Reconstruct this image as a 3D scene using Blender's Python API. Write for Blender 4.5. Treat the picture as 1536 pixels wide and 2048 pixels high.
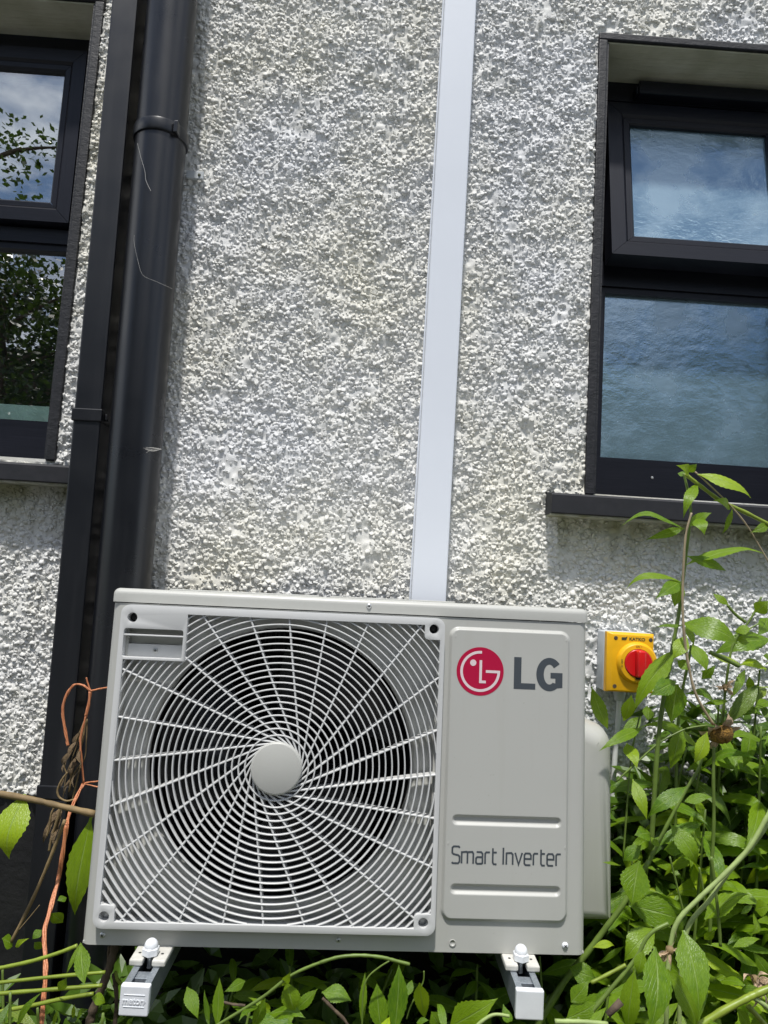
import bpy, bmesh, math, random
import numpy as np
from mathutils import Vector, Matrix, Quaternion

for _o in list(bpy.data.objects):
    bpy.data.objects.remove(_o)
scene = bpy.context.scene
COL = scene.collection
R_ = math.radians

# ------------------------------------------------------------------ camera
cam_data = bpy.data.cameras.new('camera')
cam = bpy.data.objects.new('camera', cam_data)
COL.objects.link(cam)
cam_data.sensor_fit = 'HORIZONTAL'
cam_data.sensor_width = 36.0
cam_data.lens = 1414.74 / 1536 * 36.0
cam_data.clip_start = 0.02
cam_data.clip_end = 400
_rot = (Matrix.Rotation(-0.018916, 4, 'Z') @ Matrix.Rotation(math.pi / 2 + 0.100730, 4, 'X')
        @ Matrix.Rotation(0.060278, 4, 'Z'))
cam.matrix_world = Matrix.Translation((0.00905, -1.54112, 1.00902)) @ _rot
scene.camera = cam

# ------------------------------------------------------------------ light
SUN_EL, SUN_AZ = R_(69.0), R_(13.0)          # AZ: angle from the wall normal towards the left
TO_SUN = Vector((-math.sin(SUN_AZ) * math.cos(SUN_EL), -math.cos(SUN_AZ) * math.cos(SUN_EL), math.sin(SUN_EL)))
world = bpy.data.worlds.new('World')
scene.world = world
world.use_nodes = True
_nt = world.node_tree
_nt.nodes.clear()
_out = _nt.nodes.new('ShaderNodeOutputWorld')
_bg = _nt.nodes.new('ShaderNodeBackground')
_sky = _nt.nodes.new('ShaderNodeTexSky')
_sky.sky_type = 'NISHITA'
_sky.sun_disc = False
_sky.sun_elevation = SUN_EL
_sky.sun_rotation = math.atan2(TO_SUN.x, TO_SUN.y)
_sky.air_density = 1.0
_sky.dust_density = 0.5
_sky.ozone_density = 3.0
_tc = _nt.nodes.new('ShaderNodeTexCoord')
_mp = _nt.nodes.new('ShaderNodeMapping')
_mp.inputs['Scale'].default_value = (1.0, 1.0, 2.2)
_mp.inputs['Location'].default_value = (2.3, 2.7, 0.4)
_nz = _nt.nodes.new('ShaderNodeTexNoise')
_nz.inputs['Scale'].default_value = 2.6
_nz.inputs['Detail'].default_value = 7.0
_nz.inputs['Roughness'].default_value = 0.58
_cr = _nt.nodes.new('ShaderNodeValToRGB')
_cr.color_ramp.elements[0].position = 0.45
_cr.color_ramp.elements[1].position = 0.63
_mx = _nt.nodes.new('ShaderNodeMix')
_mx.data_type = 'RGBA'
_mx.inputs[7].default_value = (16.0, 16.2, 16.6, 1)
_nt.links.new(_tc.outputs['Generated'], _mp.inputs['Vector'])
_nt.links.new(_mp.outputs['Vector'], _nz.inputs['Vector'])
_nt.links.new(_nz.outputs['Fac'], _cr.inputs['Fac'])
_nt.links.new(_cr.outputs['Color'], _mx.inputs[0])
_nt.links.new(_sky.outputs['Color'], _mx.inputs[6])
_nt.links.new(_mx.outputs[2], _bg.inputs['Color'])
_bg.inputs['Strength'].default_value = 0.085
_nt.links.new(_bg.outputs['Background'], _out.inputs['Surface'])

sun_data = bpy.data.lights.new('sun', 'SUN')
sun_data.energy = 3.9
sun_data.angle = R_(3.0)
sun_data.color = (1.0, 0.97, 0.92)
sun = bpy.data.objects.new('sun', sun_data)
COL.objects.link(sun)
sun.location = (-4, -6, 8)
sun.rotation_euler = TO_SUN.to_track_quat('Z', 'Y').to_euler()

scene.view_settings.view_transform = 'Standard'
scene.view_settings.look = 'None'
scene.view_settings.gamma = 1.0
scene.view_settings.use_curve_mapping = False
scene.view_settings.exposure = 0.28

# ------------------------------------------------------------------ materials
MATS = {}


class NT:
    def __init__(self, name):
        m = bpy.data.materials.new(name)
        m.use_nodes = True
        self.m, self.t = m, m.node_tree
        self.b = self.t.nodes['Principled BSDF']
        self.o = self.t.nodes['Material Output']
        MATS[name] = m

    def n(self, typ, **kw):
        nd = self.t.nodes.new('ShaderNode' + typ)
        for k, v in kw.items():
            if k in nd.inputs:
                nd.inputs[k].default_value = v
            else:
                setattr(nd, k, v)
        return nd

    def l(self, a, b):
        self.t.links.new(a, b)

    def coord(self, scale=(1, 1, 1), kind='Object'):
        tc = self.n('TexCoord')
        mp = self.n('Mapping')
        mp.inputs['Scale'].default_value = scale
        self.l(tc.outputs[kind], mp.inputs['Vector'])
        return mp.outputs['Vector']

    def noise(self, vec, scale, detail=4, rough=0.55):
        nd = self.n('TexNoise')
        nd.inputs['Scale'].default_value = scale
        nd.inputs['Detail'].default_value = detail
        nd.inputs['Roughness'].default_value = rough
        self.l(vec, nd.inputs['Vector'])
        return nd.outputs['Fac']

    def ramp(self, fac, a, b, c0=(0, 0, 0, 1), c1=(1, 1, 1, 1)):
        nd = self.n('ValToRGB')
        nd.color_ramp.elements[0].position = a
        nd.color_ramp.elements[1].position = b
        nd.color_ramp.elements[0].color = c0
        nd.color_ramp.elements[1].color = c1
        self.l(fac, nd.inputs['Fac'])
        return nd.outputs['Color']

    def mix(self, fac, a, b, blend='MIX'):
        nd = self.n('Mix')
        nd.data_type = 'RGBA'
        nd.blend_type = blend
        for i, v in ((0, fac), (6, a), (7, b)):
            if hasattr(v, 'is_linked'):
                self.l(v, nd.inputs[i])
            elif i == 0:
                nd.inputs[0].default_value = v
            else:
                nd.inputs[i].default_value = tuple(v) + (1,) if len(v) == 3 else v
        return nd.outputs[2]

    def math(self, op, a, b=None):
        nd = self.n('Math')
        nd.operation = op
        for i, v in ((0, a), (1, b)):
            if v is None:
                continue
            if hasattr(v, 'is_linked'):
                self.l(v, nd.inputs[i])
            else:
                nd.inputs[i].default_value = v
        return nd.outputs[0]

    def bump(self, h, strength=0.3, dist=0.002):
        nd = self.n('Bump')
        nd.inputs['Strength'].default_value = strength
        nd.inputs['Distance'].default_value = dist
        self.l(h, nd.inputs['Height'])
        self.l(nd.outputs['Normal'], self.b.inputs['Normal'])
        return nd.outputs['Normal']

    def base(self, v):
        if hasattr(v, 'is_linked'):
            self.l(v, self.b.inputs['Base Color'])
        else:
            self.b.inputs['Base Color'].default_value = tuple(v) + (1,)

    def set(self, **kw):
        for k, v in kw.items():
            self.b.inputs[k.replace('_', ' ')].default_value = v


def simple(name, col, rough=0.5, metal=0.0, var=0.0, scale=20, bump=0.0, bscale=200, spec=0.5, dist=0.001):
    k = NT(name)
    k.set(Roughness=rough, Metallic=metal)
    k.b.inputs['Specular IOR Level'].default_value = spec
    v = k.coord()
    if var > 0:
        f = k.noise(v, scale, 5)
        d = tuple(c * (1 - var) for c in col)
        b = tuple(min(1, c * (1 + var)) for c in col)
        k.base(k.mix(k.ramp(f, 0.3, 0.7), d, b))
    else:
        k.base(col)
    if bump > 0:
        k.bump(k.noise(v, bscale, 3), bump, dist)
    return k


def make_materials():
    # painted pebbledash
    k = NT('pebbledash_paint')
    v = k.coord()
    big = k.ramp(k.noise(v, 2.1, 5), 0.40, 0.66)
    col = k.mix(big, (0.70, 0.705, 0.715), (0.74, 0.72, 0.635))
    stain = k.ramp(k.noise(v, 13, 6, 0.65), 0.53, 0.72)
    col = k.mix(k.math('MULTIPLY', stain, 0.34), col, (0.40, 0.39, 0.29))
    fine = k.ramp(k.noise(v, 130, 3), 0.35, 0.7)
    col = k.mix(k.math('MULTIPLY', fine, 0.14), col, (0.46, 0.46, 0.45))
    rust = k.ramp(k.noise(v, 42, 4), 0.69, 0.78)
    col = k.mix(k.math('MULTIPLY', rust, 0.55), col, (0.27, 0.22, 0.15))
    # green algae streaks that wash down from the sills
    sx = k.n('SeparateXYZ')
    tc = k.n('TexCoord')
    k.l(tc.outputs['Object'], sx.inputs[0])
    near = k.n('MapRange')
    near.inputs['From Min'].default_value = 1.06
    near.inputs['From Max'].default_value = 1.165
    k.l(sx.outputs['Z'], near.inputs['Value'])
    top = k.n('MapRange')
    top.inputs['From Min'].default_value = 1.23
    top.inputs['From Max'].default_value = 1.19
    k.l(sx.outputs['Z'], top.inputs['Value'])
    side = k.math('GREATER_THAN', k.math('ABSOLUTE', k.math('ADD', sx.outputs['X'], 0.10)), 0.52)
    g = k.math('MULTIPLY', k.math('MULTIPLY', near.outputs[0], top.outputs[0]), side)
    g = k.math('MULTIPLY', g, k.ramp(k.noise(k.coord((9, 9, 4)), 1.5, 5), 0.30, 0.58))
    col = k.mix(k.math('MULTIPLY', g, 0.8), col, (0.22, 0.22, 0.10))
    k.base(col)
    k.set(Roughness=0.75)
    k.b.inputs['Specular IOR Level'].default_value = 0.3
    k.bump(k.noise(v, 380, 4, 0.65), 0.5, 0.0016)

    k = NT('plinth_paint')
    v = k.coord()
    k.base(k.mix(k.ramp(k.noise(v, 9, 5), 0.4, 0.7), (0.006, 0.006, 0.008), (0.014, 0.014, 0.014)))
    k.set(Roughness=0.6)
    k.bump(k.noise(v, 60, 4), 0.5, 0.004)

    k = NT('band_paint')
    v = k.coord()
    k.base(k.mix(k.ramp(k.noise(v, 60, 5), 0.42, 0.75), (0.006, 0.007, 0.010), (0.014, 0.014, 0.019)))
    k.set(Roughness=0.55)
    k.bump(k.noise(k.coord((60, 60, 110)), 1.0, 5, 0.7), 0.45, 0.004)

    k = NT('soffit_paint')
    v = k.coord()
    k.base(k.mix(k.ramp(k.noise(v, 11, 6), 0.35, 0.7), (0.40, 0.40, 0.29), (0.56, 0.56, 0.45)))
    k.set(Roughness=0.8)
    k.bump(k.noise(k.coord((15, 120, 60)), 1.0, 4), 0.6, 0.003)

    k = NT('sill_underside')
    k.base(k.mix(k.ramp(k.noise(k.coord(), 25, 4), 0.4, 0.65), (0.42, 0.42, 0.36), (0.22, 0.22, 0.13)))
    k.set(Roughness=0.85)

    # woodgrain foil frame
    for nm, c0, c1 in (('frame_foil', (0.006, 0.007, 0.012), (0.011, 0.012, 0.019)),
                       ('frame_foil_upright', (0.007, 0.008, 0.014), (0.012, 0.013, 0.021))):
        k = NT(nm)
        sc = (8, 8, 380) if nm == 'frame_foil' else (380, 380, 8)
        g = k.noise(k.coord(sc), 1.0, 3)
        k.base(k.mix(k.ramp(g, 0.35, 0.7), c0, c1))
        k.set(Roughness=0.38)
        k.b.inputs['Specular IOR Level'].default_value = 0.32
        k.bump(g, 0.25, 0.0006)

    k = NT('sill_paint')
    v = k.coord()
    k.base(k.mix(k.ramp(k.noise(v, 30, 5), 0.45, 0.75), (0.008, 0.009, 0.013), (0.016, 0.016, 0.021)))
    k.set(Roughness=0.68)
    k.bump(k.noise(v, 120, 3), 0.25, 0.001)

    # clear glass with a reflective coating
    k = NT('clear_glass')
    k.t.nodes.remove(k.b)
    lw = k.n('LayerWeight')
    lw.inputs['Blend'].default_value = 0.5
    refl = k.math('ADD', k.math('MULTIPLY', k.math('POWER', lw.outputs['Facing'], 4.0), 0.5), 0.46)
    tr = k.n('BsdfTransparent')
    tr.inputs['Color'].default_value = (0.72, 0.80, 0.78, 1)
    gl = k.n('BsdfGlossy')
    gl.inputs['Roughness'].default_value = 0.0
    ms = k.n('MixShader')
    bp_ = k.n('Bump')
    bp_.inputs['Strength'].default_value = 0.012
    bp_.inputs['Distance'].default_value = 0.02
    k.l(k.noise(k.coord(), 4, 2), bp_.inputs['Height'])
    k.l(bp_.outputs['Normal'], gl.inputs['Normal'])
    k.l(refl, ms.inputs[0])
    k.l(tr.outputs[0], ms.inputs[1])
    k.l(gl.outputs[0], ms.inputs[2])
    k.l(ms.outputs[0], k.o.inputs['Surface'])

    # obscured (textured) glass
    k = NT('obscure_glass')
    v = k.coord()
    k.base((0.20, 0.32, 0.40))  # pale blue sky reflection put into the base colour
    k.set(Roughness=0.20, IOR=4.0)
    k.b.inputs['Specular Tint'].default_value = (0.72, 0.88, 1.0, 1)
    k.b.inputs['Transmission Weight'].default_value = 0.30
    k.l(k.ramp(k.noise(v, 7, 4), 0.40, 0.62, (0.07, 0.07, 0.07, 1), (0.30, 0.30, 0.30, 1)), k.b.inputs['Roughness'])
    h = k.math('ADD', k.math('MULTIPLY', k.noise(k.coord((1, 1, 1.3)), 26, 3, 0.55), 0.6),
               k.math('MULTIPLY', k.noise(v, 260, 2), 0.10))
    k.bump(h, 0.075, 0.03)

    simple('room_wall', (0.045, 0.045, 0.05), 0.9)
    simple('room_pale', (0.75, 0.72, 0.64), 0.6)
    simple('strip_teal', (0.62, 0.80, 0.80), 0.5, var=0.15, scale=15)

    # unit
    k = NT('unit_paint')
    v = k.coord()
    col = k.mix(k.ramp(k.noise(v, 3, 4), 0.3, 0.7), (0.425, 0.427, 0.400), (0.445, 0.447, 0.420))
    speck = k.ramp(k.noise(v, 160, 2), 0.70, 0.76)
    col = k.mix(k.math('MULTIPLY', speck, 0.28), col, (0.30, 0.29, 0.25))
    runs = k.ramp(k.noise(k.coord((34, 34, 2.2)), 1.0, 5, 0.6), 0.55, 0.80)
    col = k.mix(k.math('MULTIPLY', runs, 0.24), col, (0.36, 0.35, 0.30))
    k.base(col)
    rr = k.n('MapRange')
    rr.inputs['To Min'].default_value = 0.30
    rr.inputs['To Max'].default_value = 0.48
    k.l(k.noise(v, 9, 4), rr.inputs['Value'])
    k.l(rr.outputs[0], k.b.inputs['Roughness'])
    k.bump(k.noise(v, 7, 2), 0.05, 0.006)
    simple('grille_plastic', (0.56, 0.565, 0.56), 0.42, var=0.015, scale=4)
    simple('shroud_paint', (0.60, 0.605, 0.57), 0.6, var=0.06, scale=25)
    simple('inner_shade', (0.006, 0.006, 0.007), 0.8)  # unlit inside of the cabinet, its shade put into the colour
    simple('fan_plastic', (0.005, 0.006, 0.009), 0.25, spec=0.5)
    k = NT('coil_metal')
    f = k.noise(k.coord((700, 1, 8)), 1.0, 1)
    k.base(k.mix(k.ramp(f, 0.45, 0.6), (0.004, 0.004, 0.005), (0.05, 0.05, 0.055)))
    k.set(Metallic=0.6, Roughness=0.45)
    simple('letter_grey', (0.055, 0.066, 0.078), 0.45)
    simple('emblem_red', (0.42, 0.004, 0.045), 0.35)
    simple('emblem_light', (0.70, 0.60, 0.61), 0.45)
    simple('screw_steel', (0.55, 0.56, 0.55), 0.35, metal=0.7)
    simple('slot_dark', (0.02, 0.02, 0.02), 0.8)
    simple('white_plastic', (0.72, 0.74, 0.77), 0.36, var=0.06, scale=35)
    simple('trunking_plastic', (0.70, 0.735, 0.80), 0.42, var=0.02, scale=5, bump=0.05, bscale=6, dist=0.004)
    k = simple('pad_plastic', (0.52, 0.51, 0.47), 0.6, var=0.14, scale=50)
    k = NT('galvanised')
    v = k.coord()
    vor = k.n('TexVoronoi')
    vor.inputs['Scale'].default_value = 260
    k.l(v, vor.inputs['Vector'])
    k.base(k.mix(vor.outputs['Distance'], (0.30, 0.34, 0.38), (0.46, 0.50, 0.54)))
    k.set(Metallic=0.75, Roughness=0.42)
    # pipes
    for nm, c, r in (('pipe_black', (0.008, 0.009, 0.012), 0.20), ('duct_black', (0.006, 0.007, 0.010), 0.30)):
        k = NT(nm)
        v = k.coord()
        dust = k.ramp(k.noise(k.coord((30, 30, 2.5)), 1.0, 5), 0.5, 0.85)
        k.base(k.mix(k.math('MULTIPLY', dust, 0.35), c, (0.045, 0.045, 0.048)))
        rr = k.n('MapRange')
        rr.inputs['To Min'].default_value = r
        rr.inputs['To Max'].default_value = r + 0.2
        k.l(k.noise(v, 14, 4), rr.inputs['Value'])
        k.l(rr.outputs[0], k.b.inputs['Roughness'])
    # switch
    simple('switch_yellow', (0.80, 0.42, 0.006), 0.42, var=0.05, scale=40)
    simple('switch_grey', (0.50, 0.53, 0.55), 0.45)
    simple('switch_red', (0.62, 0.012, 0.015), 0.25)
    simple('print_dark', (0.05, 0.055, 0.03), 0.6)
    simple('cable_white', (0.72, 0.73, 0.73), 0.5)
    # plants
    def leafmat(name, c0, c1, tr0, trans):
        k = NT(name)
        tc = k.n('TexCoord')
        sx = k.n('SeparateXYZ')
        k.l(tc.outputs['UV'], sx.inputs[0])
        oi = k.n('ObjectInfo')
        rnd = oi.outputs['Random']
        v = k.coord((1, 1, 1))
        body = k.mix(rnd, c0, c1)
        body = k.mix(k.math('MULTIPLY', k.ramp(rnd, 0.86, 1.0), 0.6), body, tuple(2.0 * x + 0.10 * (q == 0) for q, x in enumerate(c1)))
        blot = k.ramp(k.noise(k.coord((5, 5, 5)), 1.6, 4), 0.35, 0.75)
        body = k.mix(k.math('MULTIPLY', blot, 0.45), body, tuple(x * 1.35 for x in c1))
        d = k.math('ABSOLUTE', k.math('SUBTRACT', sx.outputs['Y'], 0.5))
        rib = k.ramp(d, 0.012, 0.035, (1, 1, 1, 1), (0, 0, 0, 1))
        # side veins
        ph = k.math('SUBTRACT', k.math('MULTIPLY', sx.outputs['X'], 42.0), k.math('MULTIPLY', d, 46.0))
        sv = k.ramp(k.math('SINE', ph), 0.86, 1.0)
        veins = k.math('MAXIMUM', rib, k.math('MULTIPLY', sv, 0.30))
        edge = k.ramp(k.noise(k.coord((8, 8, 8)), 2.2, 4), 0.66, 0.80)
        body = k.mix(k.math('MULTIPLY', veins, 0.55), body, (0.30, 0.42, 0.12))
        body = k.mix(k.math('MULTIPLY', edge, 0.22), body, (0.24, 0.20, 0.06))
        k.base(body)
        k.set(Roughness=0.34)
        k.b.inputs['Specular IOR Level'].default_value = 0.5
        nrm = k.bump(k.math('ADD', k.math('MULTIPLY', veins, -1.0), k.math('MULTIPLY', k.noise(k.coord((20, 20, 20)), 1.0, 2), 0.8)), 0.5, 0.002)
        tl = k.n('BsdfTranslucent')
        k.l(k.mix(0.5, body, tr0), tl.inputs['Color'])
        k.l(nrm, tl.inputs['Normal'])
        ms = k.n('MixShader')
        ms.inputs[0].default_value = trans
        k.l(k.b.outputs[0], ms.inputs[1])
        k.l(tl.outputs[0], ms.inputs[2])
        k.l(ms.outputs[0], k.o.inputs['Surface'])
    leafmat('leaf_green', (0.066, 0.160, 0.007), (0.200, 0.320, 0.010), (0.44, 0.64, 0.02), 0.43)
    leafmat('leaf_shaded', (0.040, 0.095, 0.010), (0.085, 0.160, 0.016), (0.18, 0.30, 0.02), 0.30)  # darker copy of the green leaves, thicket shade put into the colour
    leafmat('tree_leaf', (0.014, 0.032, 0.007), (0.030, 0.058, 0.012), (0.12, 0.20, 0.02), 0.25)
    simple('stem_green', (0.115, 0.175, 0.030), 0.45, var=0.25, scale=30)
    simple('stem_yellow_green', (0.185, 0.245, 0.025), 0.42, var=0.2, scale=25)
    simple('stem_pale', (0.27, 0.35, 0.12), 0.5, var=0.22, scale=40)
    simple('stalk_pink', (0.30, 0.24, 0.15), 0.55, var=0.25, scale=14)
    simple('straw', (0.20, 0.14, 0.065), 0.75, var=0.4, scale=30)
    simple('bark', (0.085, 0.060, 0.040), 0.85, var=0.4, scale=40, bump=0.7, bscale=90, dist=0.004)
    simple('petal_dry', (0.52, 0.38, 0.25), 0.85, var=0.35, scale=4, bump=0.5, bscale=9, dist=0.03)
    simple('dry_leaf', (0.25, 0.17, 0.09), 0.85, var=0.45, scale=4, bump=0.8, bscale=9, dist=0.05)
    simple('seed_head', (0.20, 0.105, 0.014), 0.8, var=0.6, scale=300, bump=1.0, bscale=500, dist=0.003)
    k = NT('twine')
    f = k.noise(k.coord((500, 500, 25)), 1.0, 3)
    k.base(k.mix(k.ramp(f, 0.3, 0.7), (0.36, 0.115, 0.045), (0.66, 0.27, 0.13)))
    k.set(Roughness=0.5)
    k.bump(f, 0.5, 0.0008)
    simple('web', (0.5, 0.49, 0.46), 0.7)
    # ground
    k = NT('soil')
    v = k.coord()
    k.base(k.mix(k.ramp(k.noise(v, 14, 6, 0.7), 0.35, 0.7), (0.012, 0.009, 0.007), (0.045, 0.034, 0.024)))
    k.set(Roughness=0.95)
    k.bump(k.noise(v, 40, 6, 0.7), 1.0, 0.02)
    k = NT('bounce_gravel')  # surface of the added strip that bounces light
    v = k.coord()
    k.base(k.mix(k.ramp(k.noise(v, 60, 6, 0.7), 0.35, 0.7), (0.13, 0.135, 0.14), (0.24, 0.245, 0.25)))
    k.set(Roughness=0.9)
    k.bump(k.noise(v, 150, 4, 0.7), 1.0, 0.01)
    k = NT('lawn_grass')
    v = k.coord()
    k.base(k.mix(k.ramp(k.noise(v, 6, 6, 0.7), 0.35, 0.7), (0.035, 0.070, 0.015), (0.075, 0.115, 0.025)))
    k.set(Roughness=0.9)
    k.bump(k.noise(v, 120, 4, 0.7), 1.0, 0.02)


make_materials()

# ------------------------------------------------------------------ mesh helpers


def link(o, parent=None):
    COL.objects.link(o)
    if parent is not None:
        o.parent = parent
    return o


def mesh_obj(name, verts, faces, mat, parent=None, smooth=False, uv=None):
    me = bpy.data.meshes.new(name)
    me.from_pydata([tuple(v) for v in verts], [], faces)
    if smooth:
        me.polygons.foreach_set('use_smooth', [True] * len(me.polygons))
    me.materials.append(MATS[mat])
    me.update()
    return link(bpy.data.objects.new(name, me), parent)


def tag(o, label=None, cat=None, group=None, kind=None):
    for k_, v_ in (('label', label), ('category', cat), ('group', group), ('kind', kind)):
        if v_:
            o[k_] = v_
    return o


def thing(name, label, cat, loc=(0, 0, 0), group=None, rot=None):
    e = bpy.data.objects.new(name, None)
    e.empty_display_size = 0.05
    e.location = loc
    if rot:
        e.rotation_euler = rot
    link(e)
    return tag(e, label, cat, group)


class MB:
    """collects geometry for one mesh"""

    def __init__(self):
        self.v, self.f = [], []

    def add(self, v, f):
        n = len(self.v)
        self.v += [tuple(p) for p in v]
        self.f += [tuple(i + n for i in q) for q in f]
        return self

    def box(self, x0, x1, y0, y1, z0, z1):
        v = [(x0, y0, z0), (x1, y0, z0), (x1, y1, z0), (x0, y1, z0), (x0, y0, z1), (x1, y0, z1), (x1, y1, z1), (x0, y1, z1)]
        f = [(0, 3, 2, 1), (4, 5, 6, 7), (0, 1, 5, 4), (1, 2, 6, 5), (2, 3, 7, 6), (3, 0, 4, 7)]
        return self.add(v, f)

    def rbox(self, x0, x1, y0, y1, z0, z1, r, seg=2):
        bm = bmesh.new()
        bmesh.ops.create_cube(bm, size=1)
        for v in bm.verts:
            v.co = Vector(((x0 + x1) / 2 + v.co.x * (x1 - x0), (y0 + y1) / 2 + v.co.y * (y1 - y0), (z0 + z1) / 2 + v.co.z * (z1 - z0)))
        bmesh.ops.bevel(bm, geom=list(bm.edges), offset=r, segments=seg, profile=0.5, affect='EDGES')
        return self.bm(bm)

    def bm(self, bm):
        bm.verts.ensure_lookup_table()
        bm.verts.index_update()
        self.add([v.co.copy() for v in bm.verts], [[v.index for v in f.verts] for f in bm.faces])
        bm.free()
        return self

    def tube(self, pts, r0, r1=None, n=8, cap=True, sub=4, flat=1.0, wob=0.0, seed=0):
        pts = [Vector(p) for p in pts]
        P = catmull(pts, sub) if len(pts) > 2 and sub > 1 else pts
        r1 = r0 if r1 is None else r1
        m = len(P)
        rnd = random.Random(seed)
        T = [(P[min(i + 1, m - 1)] - P[max(i - 1, 0)]).normalized() for i in range(m)]
        up = Vector((0, 0, 1)) if abs(T[0].z) < 0.9 else Vector((1, 0, 0))
        N = (up - T[0] * up.dot(T[0])).normalized()
        V, F = [], []
        for i in range(m):
            N = (N - T[i] * N.dot(T[i])).normalized()
            B = T[i].cross(N)
            r = r0 + (r1 - r0) * i / (m - 1)
            r *= 1 + wob * rnd.uniform(-1, 1)
            for j in range(n):
                a = 2 * math.pi * j / n
                V.append(P[i] + N * (math.cos(a) * r) + B * (math.sin(a) * r * flat))
        for i in range(m - 1):
            for j in range(n):
                F.append((i * n + j, i * n + (j + 1) % n, (i + 1) * n + (j + 1) % n, (i + 1) * n + j))
        if cap:
            F.append(tuple(range(n))[::-1])
            F.append(tuple((m - 1) * n + j for j in range(n)))
        return self.add(V, F)

    def lathe(self, prof, n=32, origin=(0, 0, 0), axis='y', cap=True):
        """prof: (radius, height) pairs; axis y: height along -y"""
        V, F = [], []
        o = Vector(origin)
        for r, h in prof:
            for j in range(n):
                a = 2 * math.pi * j / n
                c, s = math.cos(a) * r, math.sin(a) * r
                V.append(o + (Vector((c, -h, s)) if axis == 'y' else Vector((c, s, h))))
        m = len(prof)
        for i in range(m - 1):
            for j in range(n):
                q = (i * n + j, i * n + (j + 1) % n, (i + 1) * n + (j + 1) % n, (i + 1) * n + j)
                F.append(q)
        if cap:
            if prof[0][0] > 1e-6:
                F.append(tuple(range(n))[::-1])
            if prof[-1][0] > 1e-6:
                F.append(tuple((m - 1) * n + j for j in range(n)))
        return self.add(V, F)

    def ribbon(self, pts, w, y, closed=False):
        """flat stroke in the xz plane at depth y"""
        P = [Vector((p[0], p[1])) for p in pts]
        n = len(P)
        V, F = [], []
        for i in range(n):
            a = P[i] - P[i - 1] if i > 0 or closed else P[1] - P[0]
            b = P[(i + 1) % n] - P[i] if i < n - 1 or closed else P[-1] - P[-2]
            a, b = a.normalized(), b.normalized()
            na, nb = Vector((-a.y, a.x)), Vector((-b.y, b.x))
            m = (na + nb)
            m = m.normalized() if m.length > 1e-4 else na
            k = w / 2 / max(0.4, m.dot(na))
            for s in (1, -1):
                q = P[i] + m * k * s
                V.append((q.x, y, q.y))
        last = n if closed else n - 1
        for i in range(last):
            j = (i + 1) % n
            F.append((2 * i, 2 * j, 2 * j + 1, 2 * i + 1))
        return self.add(V, F)

    def build(self, name, mat, parent=None, smooth=False):
        o = mesh_obj(name, self.v, self.f, mat, parent, smooth)
        bm = bmesh.new()
        bm.from_mesh(o.data)
        bmesh.ops.recalc_face_normals(bm, faces=bm.faces)
        bm.to_mesh(o.data)
        bm.free()
        if smooth == 'auto':
            sharp_by_angle(o.data, 35)
        return o


def sharp_by_angle(me, deg):
    me.polygons.foreach_set('use_smooth', [True] * len(me.polygons))
    bm = bmesh.new()
    bm.from_mesh(me)
    c = R_(deg)
    for e in bm.edges:
        if len(e.link_faces) == 2 and e.calc_face_angle(0) > c:
            e.smooth = False
    bm.to_mesh(me)
    bm.free()


def catmull(P, sub):
    out = []
    n = len(P)
    for i in range(n - 1):
        p0, p1, p2, p3 = P[max(i - 1, 0)], P[i], P[i + 1], P[min(i + 2, n - 1)]
        for k in range(sub):
            t = k / sub
            out.append(0.5 * ((2 * p1) + (p2 - p0) * t + (2 * p0 - 5 * p1 + 4 * p2 - p3) * t * t + (3 * p1 - p0 - 3 * p2 + p3) * t ** 3))
    out.append(P[-1])
    return out


def plate(outer, holes, y0, y1, walls=True, back=True):
    """extruded flat plate in xz with holes; y0 front, y1 back"""
    bm = bmesh.new()
    loops = []
    for L in [outer] + holes:
        vs = [bm.verts.new((p[0], y0, p[1])) for p in L]
        es = [bm.edges.new((vs[i], vs[(i + 1) % len(vs)])) for i in range(len(vs))]
        loops.append((vs, es))
    alle = [e for _, es in loops for e in es]
    bmesh.ops.triangle_fill(bm, use_beauty=True, use_dissolve=False, edges=alle)
    bm.verts.ensure_lookup_table()
    bm.verts.index_update()
    V = [tuple(v.co) for v in bm.verts]
    F = [[v.index for v in f.verts] for f in bm.faces]
    idx = [[v.index for v in vs] for vs, _ in loops]
    bm.free()
    mb = MB()
    n = len(V)
    VV = V + [(v[0], y1, v[2]) for v in V]
    FF = list(F)
    if back:
        FF += [[i + n for i in f][::-1] for f in F]
    if walls:
        for lp in idx:
            for i in range(len(lp)):
                a, b = lp[i], lp[(i + 1) % len(lp)]
                FF.append((a, b, b + n, a + n))
    return mb.add(VV, FF)


def rrect(x0, x1, z0, z1, r, seg=5):
    out = []
    for cx, cz, a0 in ((x1 - r, z1 - r, 0), (x0 + r, z1 - r, 90), (x0 + r, z0 + r, 180), (x1 - r, z0 + r, 270)):
        for i in range(seg + 1):
            a = R_(a0 + 90 * i / seg)
            out.append((cx + r * math.cos(a), cz + r * math.sin(a)))
    return out


def circle(cx, cz, r, n=24):
    return [(cx + r * math.cos(2 * math.pi * i / n), cz + r * math.sin(2 * math.pi * i / n)) for i in range(n)]


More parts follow.
